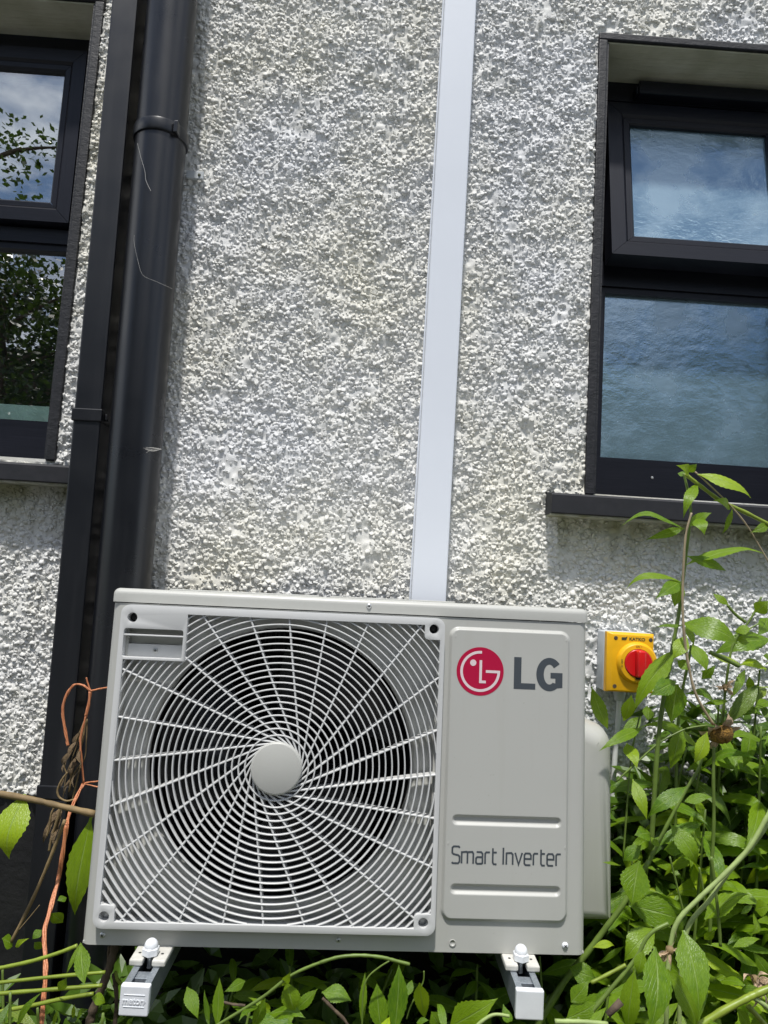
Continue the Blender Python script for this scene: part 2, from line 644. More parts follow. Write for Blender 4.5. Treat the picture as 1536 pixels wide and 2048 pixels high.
def text_mesh(name, body, size, loc, mat, parent, rot=(math.pi / 2, 0, 0), extrude=0.0003, width=1.0, bold=0.0, spacing=1.0):
    cu = bpy.data.curves.new(name, 'FONT')
    cu.body = body
    cu.size = size
    cu.extrude = extrude
    cu.offset = bold
    cu.space_character = spacing
    cu.align_x = 'CENTER'
    cu.align_y = 'CENTER'
    tmp = bpy.data.objects.new('tmp', cu)
    COL.objects.link(tmp)
    dg = bpy.context.evaluated_depsgraph_get()
    me = bpy.data.meshes.new_from_object(tmp.evaluated_get(dg))
    bpy.data.objects.remove(tmp)
    me.name = name
    me.materials.clear()
    me.materials.append(MATS[mat])
    o = bpy.data.objects.new(name, me)
    o.location = loc
    o.rotation_euler = rot
    o.scale = (width, 1, 1)
    return link(o, parent)


# ------------------------------------------------------------------ setting
def sheet(name, x0, x1, y0, y1, z, mat, kind='structure'):
    return tag(mesh_obj(name, [(x0, y0, z), (x1, y0, z), (x1, y1, z), (x0, y1, z)], [(0, 1, 2, 3)], mat), kind=kind)


sheet('ground', -150, 150, -150, 150, 0.0, 'soil')
sheet('lawn', -60, 60, -60, -1.25, 0.004, 'lawn_grass')
sheet('path', -30, 30, -6.0, -1.3, 0.008, 'bounce_gravel')  # unseen gravel strip, added to bounce neutral light up the wall

# ------------------------------------------------------------------ house
house = thing('house', 'white pebbledash house wall with black framed windows and black plinth', 'house')

WL = (-1.26, -0.704, 1.235, 2.3138)      # left opening  x0 x1 z0 z1
WR = (0.498, 1.055, 1.235, 2.3138)       # right opening
PLZ = 0.53


def build_wall():
    m = MB()
    y0, y1 = 0.006, 0.30
    m.box(-4.0, 4.0, y0, y1, PLZ, 1.235)
    m.box(-4.0, 4.0, y0, y1, 2.3138, 3.4)
    m.box(-4.0, WL[0], y0, y1, 1.235, 2.3138)
    m.box(WL[1], WR[0], y0, y1, 1.235, 2.3138)
    m.box(WR[1], 4.0, y0, y1, 1.235, 2.3138)
    m.build('wall', 'pebbledash_paint', house)
    p = MB().box(-4.0, 4.0, 0.012, 0.30, -0.2, PLZ - 0.003)
    p.build('plinth', 'plinth_paint', house)
    for x0, x1 in ((-1.9, -0.35), (0.3, 1.9)):
        rm = MB().box(x0, x1, 0.31, 1.9, 0.6, 2.9)
        rm.build('room', 'room_wall', house)


build_wall()


def value_noise(X, Z, rng, cell, amp):
    gx, gz = X / cell, Z / cell
    ix, iz = np.floor(gx).astype(int), np.floor(gz).astype(int)
    fx, fz = gx - ix, gz - iz
    fx, fz = fx * fx * (3 - 2 * fx), fz * fz * (3 - 2 * fz)
    ix -= ix.min()
    iz -= iz.min()
    g = rng.random((ix.max() + 2, iz.max() + 2)) - 0.5
    return amp * (g[ix, iz] * (1 - fx) * (1 - fz) + g[ix + 1, iz] * fx * (1 - fz) + g[ix, iz + 1] * (1 - fx) * fz + g[ix + 1, iz + 1] * fx * fz)


def np_mesh(name, co, faces, mat, parent, smooth=True):
    k = faces.shape[1]
    me = bpy.data.meshes.new(name)
    me.vertices.add(len(co))
    me.vertices.foreach_set('co', co.astype(np.float32).ravel())
    nf = len(faces)
    me.loops.add(nf * k)
    me.loops.foreach_set('vertex_index', faces.ravel().astype(np.int32))
    me.polygons.add(nf)
    me.polygons.foreach_set('loop_start', np.arange(0, nf * k, k, dtype=np.int32))
    me.update(calc_edges=True)
    me.validate()
    me.polygons.foreach_set('use_smooth', np.full(nf, smooth))
    me.materials.append(MATS[mat])
    return link(bpy.data.objects.new(name, me), parent)


def build_dash():
    """a lumpy render coat with painted stone chips bedded in it"""
    rng = np.random.default_rng(7)
    x0, x1, z0, z1 = -1.16, 1.20, PLZ - 0.001, 2.56
    step = 0.0036
    xs = np.arange(x0, x1, step)
    zs = np.arange(z0, z1, step)
    X, Z = np.meshgrid(xs, zs, indexing='ij')
    H = (value_noise(X, Z, rng, 0.09, 0.005) + value_noise(X, Z, rng, 0.034, 0.0065)
         + value_noise(X, Z, rng, 0.014, 0.0052) + value_noise(X, Z, rng, 0.0072, 0.0022)) - 0.0012
    nx, nz = X.shape
    co = np.stack([X, -H, Z], -1).reshape(-1, 3)
    idx = np.arange(nx * nz).reshape(nx, nz)
    q = np.stack([idx[:-1, :-1], idx[1:, :-1], idx[1:, 1:], idx[:-1, 1:]], -1)

    def blocked(cx, cz, pad=0.0):
        wob = rng.uniform(-0.0022, 0.0022, cx.shape)
        out = np.zeros(cx.shape, bool)
        for w, bl, br in ((WL, 0.02, 0.0205), (WR, 0.0195, 0.02)):
            out |= (cx > w[0] - bl + wob - pad) & (cx < w[1] + br + wob + pad) & (cz > w[2] - 0.012 - pad) & (cz < w[3] + 0.0185 + wob + pad)
        return out
    keep = ~blocked(X[:-1, :-1] + step / 2, Z[:-1, :-1] + step / 2, -0.003)
    tag(np_mesh('render_coat', co, q[keep], 'pebbledash_paint', house), kind='stuff')
    # chips
    cell = 0.0074
    gx, gz = np.meshgrid(np.arange(x0 + 0.004, x1 - 0.006, cell), np.arange(z0 + 0.004, z1 - 0.006, cell), indexing='ij')
    px = (gx + rng.uniform(-0.5, 0.5, gx.shape) * cell).ravel()
    pz = (gz + rng.uniform(-0.5, 0.5, gz.shape) * cell).ravel()
    bald = value_noise(px, pz, rng, 0.05, 1.0) + value_noise(px, pz, rng, 0.022, 0.9)
    ok = ~blocked(px, pz, 0.001) & (rng.random(len(px)) > np.clip((bald - 0.18) * 1.6, 0.03, 0.75))
    px, pz = px[ok], pz[ok]
    n = len(px)
    hi = H[np.clip(((px - x0) / step).astype(int), 0, nx - 1), np.clip(((pz - z0) / step).astype(int), 0, nz - 1)]
    a = 0.0032 + 0.0052 * rng.random(n) ** 1.8
    b = a * rng.uniform(0.58, 0.98, n)
    h = a * rng.uniform(0.32, 0.66, n)
    th = rng.uniform(0, 2 * np.pi, n)
    tx, tz = rng.normal(0, 0.26, n), rng.normal(0.04, 0.30, n)
    m = 7
    U = np.zeros((n, 1 + 2 * m))
    V = np.zeros_like(U)
    Wd = np.zeros_like(U)
    U[:, 0], V[:, 0], Wd[:, 0] = rng.uniform(-.15, .15, n), rng.uniform(-.15, .15, n), 1.0
    for k in range(m):
        an = 2 * np.pi * k / m + rng.uniform(-.28, .28, n)
        r1 = rng.uniform(0.56, 0.92, n)
        r2 = r1 + rng.uniform(0.10, 0.30, n)
        U[:, 1 + k], V[:, 1 + k], Wd[:, 1 + k] = r1 * np.cos(an), r1 * np.sin(an), rng.uniform(0.70, 1.05, n)
        U[:, 1 + m + k], V[:, 1 + m + k], Wd[:, 1 + m + k] = r2 * np.cos(an), r2 * np.sin(an), -0.35
    U *= a[:, None]
    V *= b[:, None]
    Wd *= h[:, None]
    ct, st = np.cos(th)[:, None], np.sin(th)[:, None]
    lx, lz = U * ct - V * st, U * st + V * ct
    wy = Wd + tx[:, None] * lx + tz[:, None] * lz
    co = np.stack([px[:, None] + lx, -(hi[:, None] + wy), pz[:, None] + lz], -1).reshape(-1, 3)
    fl = []
    for k in range(m):
        k2 = (k + 1) % m
        fl += [(0, 1 + k, 1 + k2), (1 + k, 1 + m + k, 1 + m + k2), (1 + k, 1 + m + k2, 1 + k2)]
    F = (np.array(fl)[None, :, :] + (np.arange(n) * (1 + 2 * m))[:, None, None]).reshape(-1, 3)
    # outward is -y: flip winding
    o = tag(np_mesh('stone_chips', co, F[:, ::-1], 'pebbledash_paint', house, False), kind='stuff')
    # thickly painted chips are rounded, thinly painted ones keep their facets
    sm = np.repeat(rng.random(n) < 0.6, len(fl))
    o.data.polygons.foreach_set('use_smooth', sm)
    


build_dash()


def frame_ring(m, x0, x1, z0, z1, wl, wr, wb, wt, y0, y1):
    """four butted rails"""
    m.box(x0, x1, y0, y1, z0, z0 + wb)
    m.box(x0, x1, y0, y1, z1 - wt, z1)
    m.box(x0, x0 + wl, y0, y1, z0 + wb, z1 - wt)
    m.box(x1 - wr, x1, y0, y1, z0 + wb, z1 - wt)
    return m


def mitred(parent, name, x0, x1, z0, z1, w, y0, y1, mat='frame_foil', loc=(0, 0, 0), rot=(0, 0, 0), chamf=0.006):
    """mitred frame of four rails with a chamfered inner edge; returns nothing"""
    o = [(x0, z0), (x1, z0), (x1, z1), (x0, z1)]
    w1, w2 = w - chamf, w
    i1 = [(x0 + w1, z0 + w1), (x1 - w1, z0 + w1), (x1 - w1, z1 - w1), (x0 + w1, z1 - w1)]
    i2 = [(x0 + w2, z0 + w2), (x1 - w2, z0 + w2), (x1 - w2, z1 - w2), (x0 + w2, z1 - w2)]
    g = 0.0005
    for k in range(4):
        j = (k + 1) % 4
        V = [(o[k][0], y0, o[k][1]), (o[j][0], y0, o[j][1]), (i1[j][0], y0, i1[j][1]), (i1[k][0], y0, i1[k][1]),
             (i2[k][0], y0 + chamf, i2[k][1]), (i2[j][0], y0 + chamf, i2[j][1]),
             (o[k][0], y1, o[k][1]), (o[j][0], y1, o[j][1]), (i2[j][0], y1, i2[j][1]), (i2[k][0], y1, i2[k][1])]
        # tiny mitre gap
        d = (o[j][0] - o[k][0], o[j][1] - o[k][1])
        L = math.hypot(*d)
        d = (d[0] / L * g, d[1] / L * g)
        for q in (0, 3, 4, 6, 9):
            V[q] = (V[q][0] + d[0], V[q][1], V[q][2] + d[1])
        for q in (1, 2, 5, 7, 8):
            V[q] = (V[q][0] - d[0], V[q][1], V[q][2] - d[1])
        F = [(0, 1, 2, 3), (3, 2, 5, 4), (0, 6, 7, 1), (4, 5, 8, 9), (6, 9, 8, 7), (0, 3, 4, 9, 6), (1, 7, 8, 5, 2)]
        mm = MB().add(V, F).build(name, mat if k % 2 == 0 else 'frame_foil_upright', parent)
        mm.location = loc
        mm.rotation_euler = rot


def build_window(W, right):
    x0, x1, z0, z1 = W
    win = bpy.data.objects.new('window', None)
    win.empty_display_size = 0.05
    link(win, house)
    win.location = ((x0 + x1) / 2, 0, z0)
    tag(win, label='black framed window with textured glass and open top sash' if right else 'black framed window with clear glass reflecting trees')
    ox, oz = -(x0 + x1) / 2, -z0

    def put(mb, name, mat, smooth=False):
        mb.v = [(v[0] + ox, v[1], v[2] + oz) for v in mb.v]
        return mb.build(name, mat, win, smooth)

    # painted band round the opening
    bl, br = (0.0205, 0.02) if right else (0.02, 0.0215)
    for nm, bx in (('painted_band', (x0 - bl, x0, z0 - 0.004, z1)), ('painted_band', (x1, x1 + br, z0 - 0.004, z1)), ('painted_band', (x0 - bl, x1 + br, z1, z1 + 0.0187))):
        rnd = random.Random(hash(bx) % 1000 if False else int(abs(bx[0]) * 1000))
        mb = MB()
        mb.rbox(bx[0], bx[1], -0.0075, 0.004, bx[2], bx[3], 0.003, 2)
        put(mb, nm, 'band_paint')
    # reveal lining
    FY = 0.122 if right else 0.112
    put(MB().box(x0, x1, 0.0, FY + 0.06, z1 - 0.004, z1 - 0.0005), 'soffit', 'soffit_paint')
    put(MB().box(x0 + 0.0005, x0 + 0.004, -0.003, FY + 0.06, z0, z1 - 0.0045), 'reveal', 'band_paint')
    put(MB().box(x1 - 0.004, x1 - 0.0005, -0.003, FY + 0.06, z0, z1 - 0.0045), 'reveal', 'band_paint')
    # main frame
    fx0, fx1, fz0, fz1 = x0 + 0.0045, x1 - 0.0045, z0 + 0.016, z1 - 0.0048
    px0, px1 = (0.5535, 1.0) if right else (-1.205, -0.7535)
    pz0, pz1 = (1.3435, 1.7545) if right else (1.3410, 1.7605)
    tz1 = 1.832 if right else 1.812
    m = MB()
    m.rbox(fx0, px0 - 0.014, FY, FY + 0.065, fz0, fz1, 0.003)
    m.rbox(px1 + 0.014, fx1, FY, FY + 0.065, fz0, fz1, 0.003)
    m.box(px0 - 0.0142, px1 + 0.0142, FY + 0.001, FY + 0.065, fz0, pz0 - 0.018)
    m.box(px0 - 0.0142, px1 + 0.0142, FY + 0.001, FY + 0.065, pz1 + 0.016, tz1)
    m.box(px0 - 0.0142, px1 + 0.0142, FY + 0.001, FY + 0.065, fz1 - 0.05, fz1)
    put(m, 'frame', 'frame_foil')
    mb = MB()
    frame_ring(mb, px0 - 0.0138, px1 + 0.0138, pz0 - 0.0172, pz1 + 0.0152, 0.0138, 0.0138, 0.0172, 0.0152, FY + 0.007, FY + 0.03)
    put(mb, 'glazing_bead', 'frame_foil')
    if right:
        put(MB().box(px0 - 0.002, px1 + 0.002, FY + 0.020, FY + 0.026, pz0 - 0.002, pz1 + 0.002), 'pane', 'obscure_glass')
    else:
        gy = FY + 0.022
        put(MB().add([(px0 - 0.002, gy, pz0 - 0.002), (px1 + 0.002, gy, pz0 - 0.002), (px1 + 0.002, gy, pz1 + 0.002), (px0 - 0.002, gy, pz1 + 0.002)], [(0, 1, 2, 3)]), 'pane', 'clear_glass')
    # drip bead under the frame
    put(MB().rbox(fx0, fx1, FY - 0.008, FY + 0.05, z0 + 0.006, fz0 - 0.0005, 0.003), 'drip_bead', 'frame_foil')
    # opening sash
    if right:
        sx0, sx1, sz0, sz1 = 0.541, 1.005, 1.812, 2.252
        sw, ang, hy = 0.058, R_(-9.0), FY - 0.004
    else:
        sx0, sx1, sz0, sz1 = -1.203, -0.7545, 1.8196, 2.262
        sw, ang, hy = 0.052, 0.0, FY - 0.022
    h = sz1 - sz0
    cx = (sx0 + sx1) / 2
    loc = (cx + ox, hy, sz1 + oz)
    hw = (sx1 - sx0) / 2
    mitred(win, 'sash_rail', -hw, hw, -h, 0, sw * 0.70, 0, 0.05, loc=loc, rot=(ang, 0, 0))
    mitred(win, 'sash_bead', -hw + sw * 0.70 + 0.0008, hw - sw * 0.70 - 0.0008, -h + sw * 0.70 + 0.0008, -sw * 0.70 - 0.0008, sw * 0.30, 0.006, 0.03, loc=loc, rot=(ang, 0, 0), chamf=0.004)
    g = MB().box(-hw + sw - 0.001, hw - sw + 0.001, 0.018, 0.023, -h + sw - 0.001, -sw + 0.001).build('sash_pane', 'obscure_glass' if right else 'clear_glass', win)
    g.location = loc
    g.rotation_euler = (ang, 0, 0)
    if right:
        v = MB()
        v.rbox(0.612, 0.95, 0.092, 0.1215, 2.262, 2.296, 0.003)
        v.rbox(0.606, 0.612, 0.096, 0.1215, 2.262, 2.284, 0.002)
        put(v, 'trickle_vent', 'frame_foil')
        s = MB().box(0.845, 0.93, 0.105, 0.118, 1.822, 1.834)
        put(s, 'stay', 'screw_steel')
        hd = MB().lathe([(0.0, 0.0015), (0.0028, 0.001), (0.0034, 0.0)], 12, (0.678, FY + 0.0008, 1.30))
        put(hd, 'drain_cap', 'screw_steel')
        bt = MB()
        bt.lathe([(0.002, 0), (0.035, 0.004), (0.035, 0.17), (0.012, 0.21), (0.012, 0.25)], 20, (0.86, 0.20, 1.27), 'z')
        put(bt, 'bottle', 'room_pale', True)
        bt = MB().tube([(0.80, 0.20, 1.47), (0.86, 0.21, 1.40), (0.95, 0.20, 1.30)], 0.022, 0.03, 10)
        put(bt, 'tap', 'room_pale', True)
    else:
        put(MB().box(-1.2, -0.745, 0.141, 0.150, 1.32, 1.382), 'teal_strip', 'strip_teal')  # pale teal strip just behind the lower pane
        put(MB().box(-1.02, -0.98, 0.30, 0.33, 1.35, 1.8), 'lamp_post', 'room_wall')
    # bits on the sill
    # sill
    s0, s1 = (0.392, 1.16) if right else (-1.36, -0.598)
    zb = (1.180, 1.2225) if right else (1.1775, 1.2145)
    V, F = [], []
    yf = -0.055
    m = MB()
    prof = [(0.12, zb[1] + 0.016), (0.0, zb[1] + 0.009), (yf + 0.004, zb[1] + 0.001), (yf, zb[1] - 0.003), (yf, zb[0] + 0.002), (yf + 0.002, zb[0]), (0.02, zb[0])]
    n = len(prof)
    for x in (s0, s1):
        V += [(x, p[0], p[1]) for p in prof]
    F = [tuple(range(n))[::-1], tuple(range(n, 2 * n))]
    for i in range(n):
        j = (i + 1) % n
        F.append((i, j, j + n, i + n))
    put(MB().add(V, F), 'sill', 'sill_paint')
    put(MB().box(s0 + 0.001, s1 - 0.001, yf + 0.006, 0.006, zb[0] - 0.0035, zb[0] - 0.0003), 'sill_underside', 'sill_underside')
    return win


build_window(WL, False)
build_window(WR, True)

# ------------------------------------------------------------------ rainwater goods and trunking


def build_duct():
    t = thing('square_downpipe', 'flat black square downpipe beside the left window', 'downpipe', (-0.585, 0, 0.3))
    # axis leans a little: left edge -0.636 at z 2.26, -0.6137 at z 0.59
    lean = -math.atan2(0.0223, 1.67)
    b = MB().rbox(-0.0281, 0.0281, -0.095, -0.008, -0.35, 2.6, 0.004).build('pipe', 'duct_black', t)
    for z in (1.005, 0.252):
        c = MB().rbox(-0.0310, 0.0310, -0.0985, -0.007, z, z + 0.026, 0.002)
        o = c.build('collar', 'duct_black', t)
    s = MB().rbox(-0.0299, 0.0299, -0.0968, -0.0075, -0.35, 0.2515, 0.003).build('lower_section', 'duct_black', t)
    for z in (1.012,):
        MB().rbox(0.0311, 0.0355, -0.080, -0.066, z, z + 0.012, 0.001).build('clip', 'duct_black', t)
    t.rotation_euler = (0, lean, 0)
    t.location = (-0.5735, 0, 0.3)


def build_pipe():
    t = thing('soil_pipe', 'thick round black pipe running up the wall beside the square downpipe', 'pipe', (-0.4775, -0.070, 0.3))
    r = 0.0535
    pr = [(r, -0.35), (r, 2.7)]
    MB().lathe(pr, 64, axis='z').build('pipe', 'pipe_black', t, 'auto')
    z = 1.633
    rp = [(r + 0.0005, z), (r + 0.0035, z + 0.001), (r + 0.0045, z + 0.004), (r + 0.0045, z + 0.024), (r + 0.0035, z + 0.028), (r + 0.0005, z + 0.029)]
    MB().lathe(rp, 64, axis='z', cap=False).build('clip_ring', 'pipe_black', t, 'auto')
    MB().rbox(0.040, 0.049, -0.050, -0.028, z - 0.001, z + 0.026, 0.002).build('clip_lug', 'pipe_black', t)
    MB().rbox(-0.010, 0.010, 0.045, 0.075, z, z + 0.025, 0.002).build('standoff', 'pipe_black', t)
    t.rotation_euler = (0, -math.atan2(0.0170, 1.3), 0)


def build_trunking():
    m = MB()
    m.rbox(0.1056, 0.1786, -0.047, 0.004, 0.60, 3.2, 0.0025, 2)
    t = thing('trunking', 'long white plastic trunking running up the wall above the outdoor unit', 'trunking', (0.142, 0, 0.60))
    m.v = [(v[0] - 0.142, v[1], v[2] - 0.60) for v in m.v]
    m.build('cover', 'trunking_plastic', t)
    b = MB().rbox(-0.0388, 0.0388, -0.012, 0.004, 0.0, 2.59, 0.001)
    b.build('base_tray', 'trunking_plastic', t)


build_duct()
build_pipe()
build_trunking()

# saddle clip on the wall
sc = thing('saddle_clip', 'small grey metal clip screwed to the wall right of the round pipe', 'clip', (-0.431, -0.012, 1.902))
MB().rbox(-0.024, 0.015, -0.003, 0.004, -0.009, 0.009, 0.001).build('strap', 'switch_grey', sc)
MB().lathe([(0.0, 0.0055), (0.0028, 0.005), (0.0036, 0.003)], 12, (0.006, 0, 0.0)).build('screw', 'print_dark', sc)

tag(MB().tube([(-0.527, -0.1295, 1.895), (-0.516, -0.1300, 1.862), (-0.506, -0.1290, 1.835), (-0.502, -0.1285, 1.815), (-0.490, -0.1285, 1.793)], 0.00028, 0.0004, 5).build('cobweb_thread', 'web'),
    'pale thread hanging from the ring on the round pipe', 'thread')
tag(MB().tube([(-0.515, -0.1280, 1.695), (-0.5135, -0.1280, 1.677), (-0.500, -0.1295, 1.634), (-0.488, -0.1295, 1.609), (-0.462, -0.1245, 1.600), (-0.433, -0.1065, 1.594)], 0.0002, 0.00022, 5).build('cobweb_thread', 'web'),
    'fine cobweb strand curving across the middle of the round pipe', 'thread')
fm = MB()
_r = random.Random(3)
for i in range(9):
    fm.tube([(-0.424, -0.1075, 1.254), (-0.434 - _r.random() * 0.006, -0.1185, 1.252 + _r.uniform(-0.005, 0.003)), (-0.450 + _r.uniform(-0.006, 0.004), -0.1235, 1.249 + _r.uniform(-0.009, 0.005))], 0.00035, 0.0002, 4, sub=3)
tag(fm.build('feather', 'web'), 'tiny pale feather stuck to the round pipe', 'feather')

# ------------------------------------------------------------------ outdoor unit
UNIT_ROT = (R_(-1.8512), R_(-0.77285), R_(1.64848))
unit = thing('outdoor_unit', 'light grey heat pump outdoor unit with round fan grille', 'heat pump', (0, -0.40, 0.45), rot=UNIT_ROT)
UW, UH, UD = 0.385, 0.5106, 0.288
HUB = (-0.1085, 0.2664)
FANC = (-0.105, 0.2705)
FR = 0.209


def build_unit():
    # cabinet shell: rounded vertical corners, front face with rectangular opening
    ox0, ox1, oz0, oz1 = -0.3545, 0.1365, 0.0405, 0.4965
    r = 0.014
    fm = plate([(-UW + r, 0.0), (UW - r, 0.0), (UW - r, UH - 0.0015), (-UW + r, UH - 0.0015)], [[(ox0, oz0), (ox1, oz0), (ox1, oz1), (ox0, oz1)]], 0.0, 0.003)
    fm.build('front_panel', 'unit_paint', unit)
    for s in (-1, 1):
        V, F = [], []
        seg = 8
        path = []
        for i in range(seg + 1):
            a = R_(90 * i / seg)
            path.append((s * (UW - r + r * math.sin(a)), r - r * math.cos(a)))
        path.append((s * UW, UD))
        for (x, y) in path:
            V += [(x, y, 0.0), (x, y, UH - 0.0015)]
        for i in range(len(path) - 1):
            F.append((2 * i, 2 * i + 2, 2 * i + 3, 2 * i + 1))
        m = MB().add(V, F)
        m.build('side_panel', 'unit_paint', unit, 'auto')
    MB().box(-UW + 0.001, UW - 0.001, UD - 0.003, UD, 0, UH - 0.002).build('back_panel', 'inner_shade', unit)
    # base pan with returned lip
    MB().box(-UW + 0.002, UW - 0.002, 0.0035, UD - 0.004, 0.001, 0.004).build('base_pan', 'unit_paint', unit)
    # liner added near black, for the shade inside the cabinet
    m = MB()
    m.box(-0.366, 0.148, 0.06, 0.283, 0.012, 0.014)
    m.box(-0.366, 0.148, 0.06, 0.283, 0.500, 0.502)
    m.box(-0.368, -0.366, 0.06, 0.283, 0.012, 0.502)
    m.box(0.148, 0.150, 0.06, 0.283, 0.012, 0.502)
    m.build('shade_liner', 'inner_shade', unit)
    MB().box(-0.360, 0.144, 0.245, 0.262, 0.016, 0.498).build('coil', 'coil_metal', unit)
    for k in range(9):
        z = 0.07 + k * 0.05
        MB().tube([(-0.358, 0.243, z), (0.142, 0.243, z)], 0.0035, n=8, sub=1).build('coil_tube', 'coil_metal', unit)
    # lid
    lx, lz0, lz1 = UW + 0.0012, UH, 0.5325
    bm = bmesh.new()
    bmesh.ops.create_cube(bm, size=1)
    for v in bm.verts:
        v.co = Vector((v.co.x * 2 * lx, (v.co.y + 0.5) * (UD + 0.004) - 0.002, lz0 + (v.co.z + 0.5) * (lz1 - lz0)))
    top = [e for e in bm.edges if all(abs(v.co.z - lz1) < 1e-5 for v in e.verts)]
    ver = [e for e in bm.edges if abs(e.verts[0].co.z - e.verts[1].co.z) > 0.01 and all(v.co.y < 0.01 for v in e.verts)]
    bmesh.ops.bevel(bm, geom=top + ver, offset=0.0095, segments=5, profile=0.5, affect='EDGES')
    lid = MB().bm(bm).build('lid', 'unit_paint', unit, 'auto')
    for x0, x1 in ((-0.31, -0.06), (-0.04, 0.17)):
        e = MB().rbox(x0, x1, 0.05, 0.24, lz1 - 0.001, lz1 + 0.0028, 0.0012).build('lid_emboss', 'unit_paint', unit)
    # raised service panel (height field with soft edges, grooves and dimples)
    px0, px1, pz0, pz1 = 0.1550, 0.3558, 0.0455, 0.4952
    rad, hmax, bev = 0.017, 0.0050, 0.0062
    nx, nz = 120, 250
    gx = np.linspace(px0 - 0.001, px1 + 0.001, nx)
    gz = np.linspace(pz0 - 0.001, pz1 + 0.001, nz)
    extra = []
    for zc in (0.0937, 0.1960):
        extra += list(np.linspace(zc - 0.0105, zc + 0.0105, 26))
    extra += list(np.linspace(pz0 - 0.001, pz0 + 0.008, 12)) + list(np.linspace(pz1 - 0.008, pz1 + 0.001, 12))
    gz = np.unique(np.round(np.concatenate([gz, extra]), 5))
    gx = np.unique(np.round(np.concatenate([gx, np.linspace(px0 - 0.001, px0 + 0.008, 12), np.linspace(px1 - 0.008, px1 + 0.001, 12), np.linspace(0.164, 0.173, 10), np.linspace(0.339, 0.349, 10)]), 5))
    nx, nz = len(gx), len(gz)
    X, Z = np.meshgrid(gx, gz, indexing='ij')

    def sd(X, Z, cx, cz, hx, hz, rr):
        qx, qz = np.abs(X - cx) - hx + rr, np.abs(Z - cz) - hz + rr
        return np.hypot(np.maximum(qx, 0), np.maximum(qz, 0)) + np.minimum(np.maximum(qx, qz), 0) - rr
    ss = lambda t: np.clip(t, 0, 1) ** 2 * (3 - 2 * np.clip(t, 0, 1))
    d = sd(X, Z, (px0 + px1) / 2, (pz0 + pz1) / 2, (px1 - px0) / 2, (pz1 - pz0) / 2, rad)
    H = hmax * ss(-d / bev)
    for zc in (0.0937, 0.1960):
        g = sd(X, Z, 0.2560, zc, 0.0875, 0.0085, 0.0082)
        H -= 0.0042 * ss(-(g) / 0.0058)
    for (dx_, dz_) in ((0.1665, 0.4790), (0.3475, 0.4795), (0.1640, 0.1610), (0.3490, 0.1585)):
        g = np.hypot(X - dx_, Z - dz_)
        H += 0.0008 * ss((0.0016 - g) / 0.0012)
    V = np.stack([X, -H - 0.0002, Z], -1).reshape(-1, 3)
    idx = np.arange(nx * nz).reshape(nx, nz)
    Q = np.stack([idx[:-1, :-1], idx[1:, :-1], idx[1:, 1:], idx[:-1, 1:]], -1)
    keep = (d[:-1, :-1] < 0.0016)
    o = mesh_obj('service_panel', V.tolist(), Q[keep].tolist(), 'unit_paint', unit, True)

    yp = -hmax - 0.0005
    # emblem
    ex, ez, er = 0.2071, 0.4253, 0.0383
    em = MB()
    em.add([(ex, yp, ez)] + [(ex + er * math.cos(2 * math.pi * i / 64), yp, ez + er * math.sin(2 * math.pi * i / 64)) for i in range(64)], [(0, 1 + (i + 1) % 64, 1 + i) for i in range(64)])
    em = em.build('emblem', 'emblem_red', unit)
    y2 = yp - 0.0002
    arc = [(ex + er * 0.79 * math.cos(R_(a)), ez + er * 0.79 * math.sin(R_(a))) for a in range(86, 361, 5)]
    ln = MB().ribbon(arc + [(ex + er * 0.79, ez), (ex + er * 0.24, ez + 0.0002)], er * 0.11, y2)
    ln.build('emblem_arc', 'emblem_light', em)
    MB().ribbon([(ex + er * 0.02, ez + er * 0.46), (ex + er * 0.02, ez - er * 0.43), (ex + er * 0.25, ez - er * 0.43)], er * 0.11, y2).build('emblem_stroke', 'emblem_light', em)
    dx0, dz0, dr = ex - er * 0.305, ez + er * 0.345, er * 0.132
    MB().add([(dx0, y2, dz0)] + [(dx0 + dr * math.cos(2 * math.pi * i / 32), y2, dz0 + dr * math.sin(2 * math.pi * i / 32)) for i in range(32)], [(0, 1 + (i + 1) % 32, 1 + i) for i in range(32)]).build('emblem_dot', 'emblem_light', em)
    # letters L G
    zb, zt = 0.4000, 0.4503
    lx0 = 0.2622
    L = MB().add([(lx0, yp, zb), (lx0 + 0.0352, yp, zb), (lx0 + 0.0352, yp, zb + 0.0093), (lx0 + 0.0120, yp, zb + 0.0093), (lx0 + 0.0120, yp, zt), (lx0, yp, zt)], [(0, 1, 2, 3), (0, 3, 4, 5)])
    L.build('letter', 'letter_grey', unit)
    cx, cz = 0.3203, 0.4248
    rx, rz, st = 0.0215, 0.0264, 0.0122
    o_, i_ = [], []
    G = MB()
    V, F = [], []
    angs = list(np.linspace(40, 306, 48))
    for a in angs:
        a = R_(a)
        V += [(cx + rx * math.cos(a), yp, cz + rz * math.sin(a)), (cx + (rx - st) * math.cos(a), yp, cz + (rz - st * 0.86) * math.sin(a))]
    # square off the upper terminal, run the lower end into the upright
    for i in range(len(angs) - 1):
        F.append((2 * i, 2 * i + 2, 2 * i + 3, 2 * i + 1))
    G.add(V, F)
    b0 = V[-2]
    xr, xl = cx + rx, cx + rx - 0.0117
    ztop = cz + 0.0028
    zlow = cz - 0.0205
    i0 = V[-1]
    G.add([(xl, yp, ztop), (xr, yp, ztop), (xr, yp, zlow), b0, i0, (xl, yp, zlow + 0.0065)], [(0, 1, 2, 5), (2, 3, 4, 5)])
    G.add([(cx + 0.0018, yp, ztop), (xl, yp, ztop), (xl, yp, ztop - 0.0088), (cx + 0.0018, yp, ztop - 0.0088)], [(0, 1, 2, 3)])
    G.build('letter', 'letter_grey', unit)
    # stroke lettering: Smart Inverter
    xh = 0.72
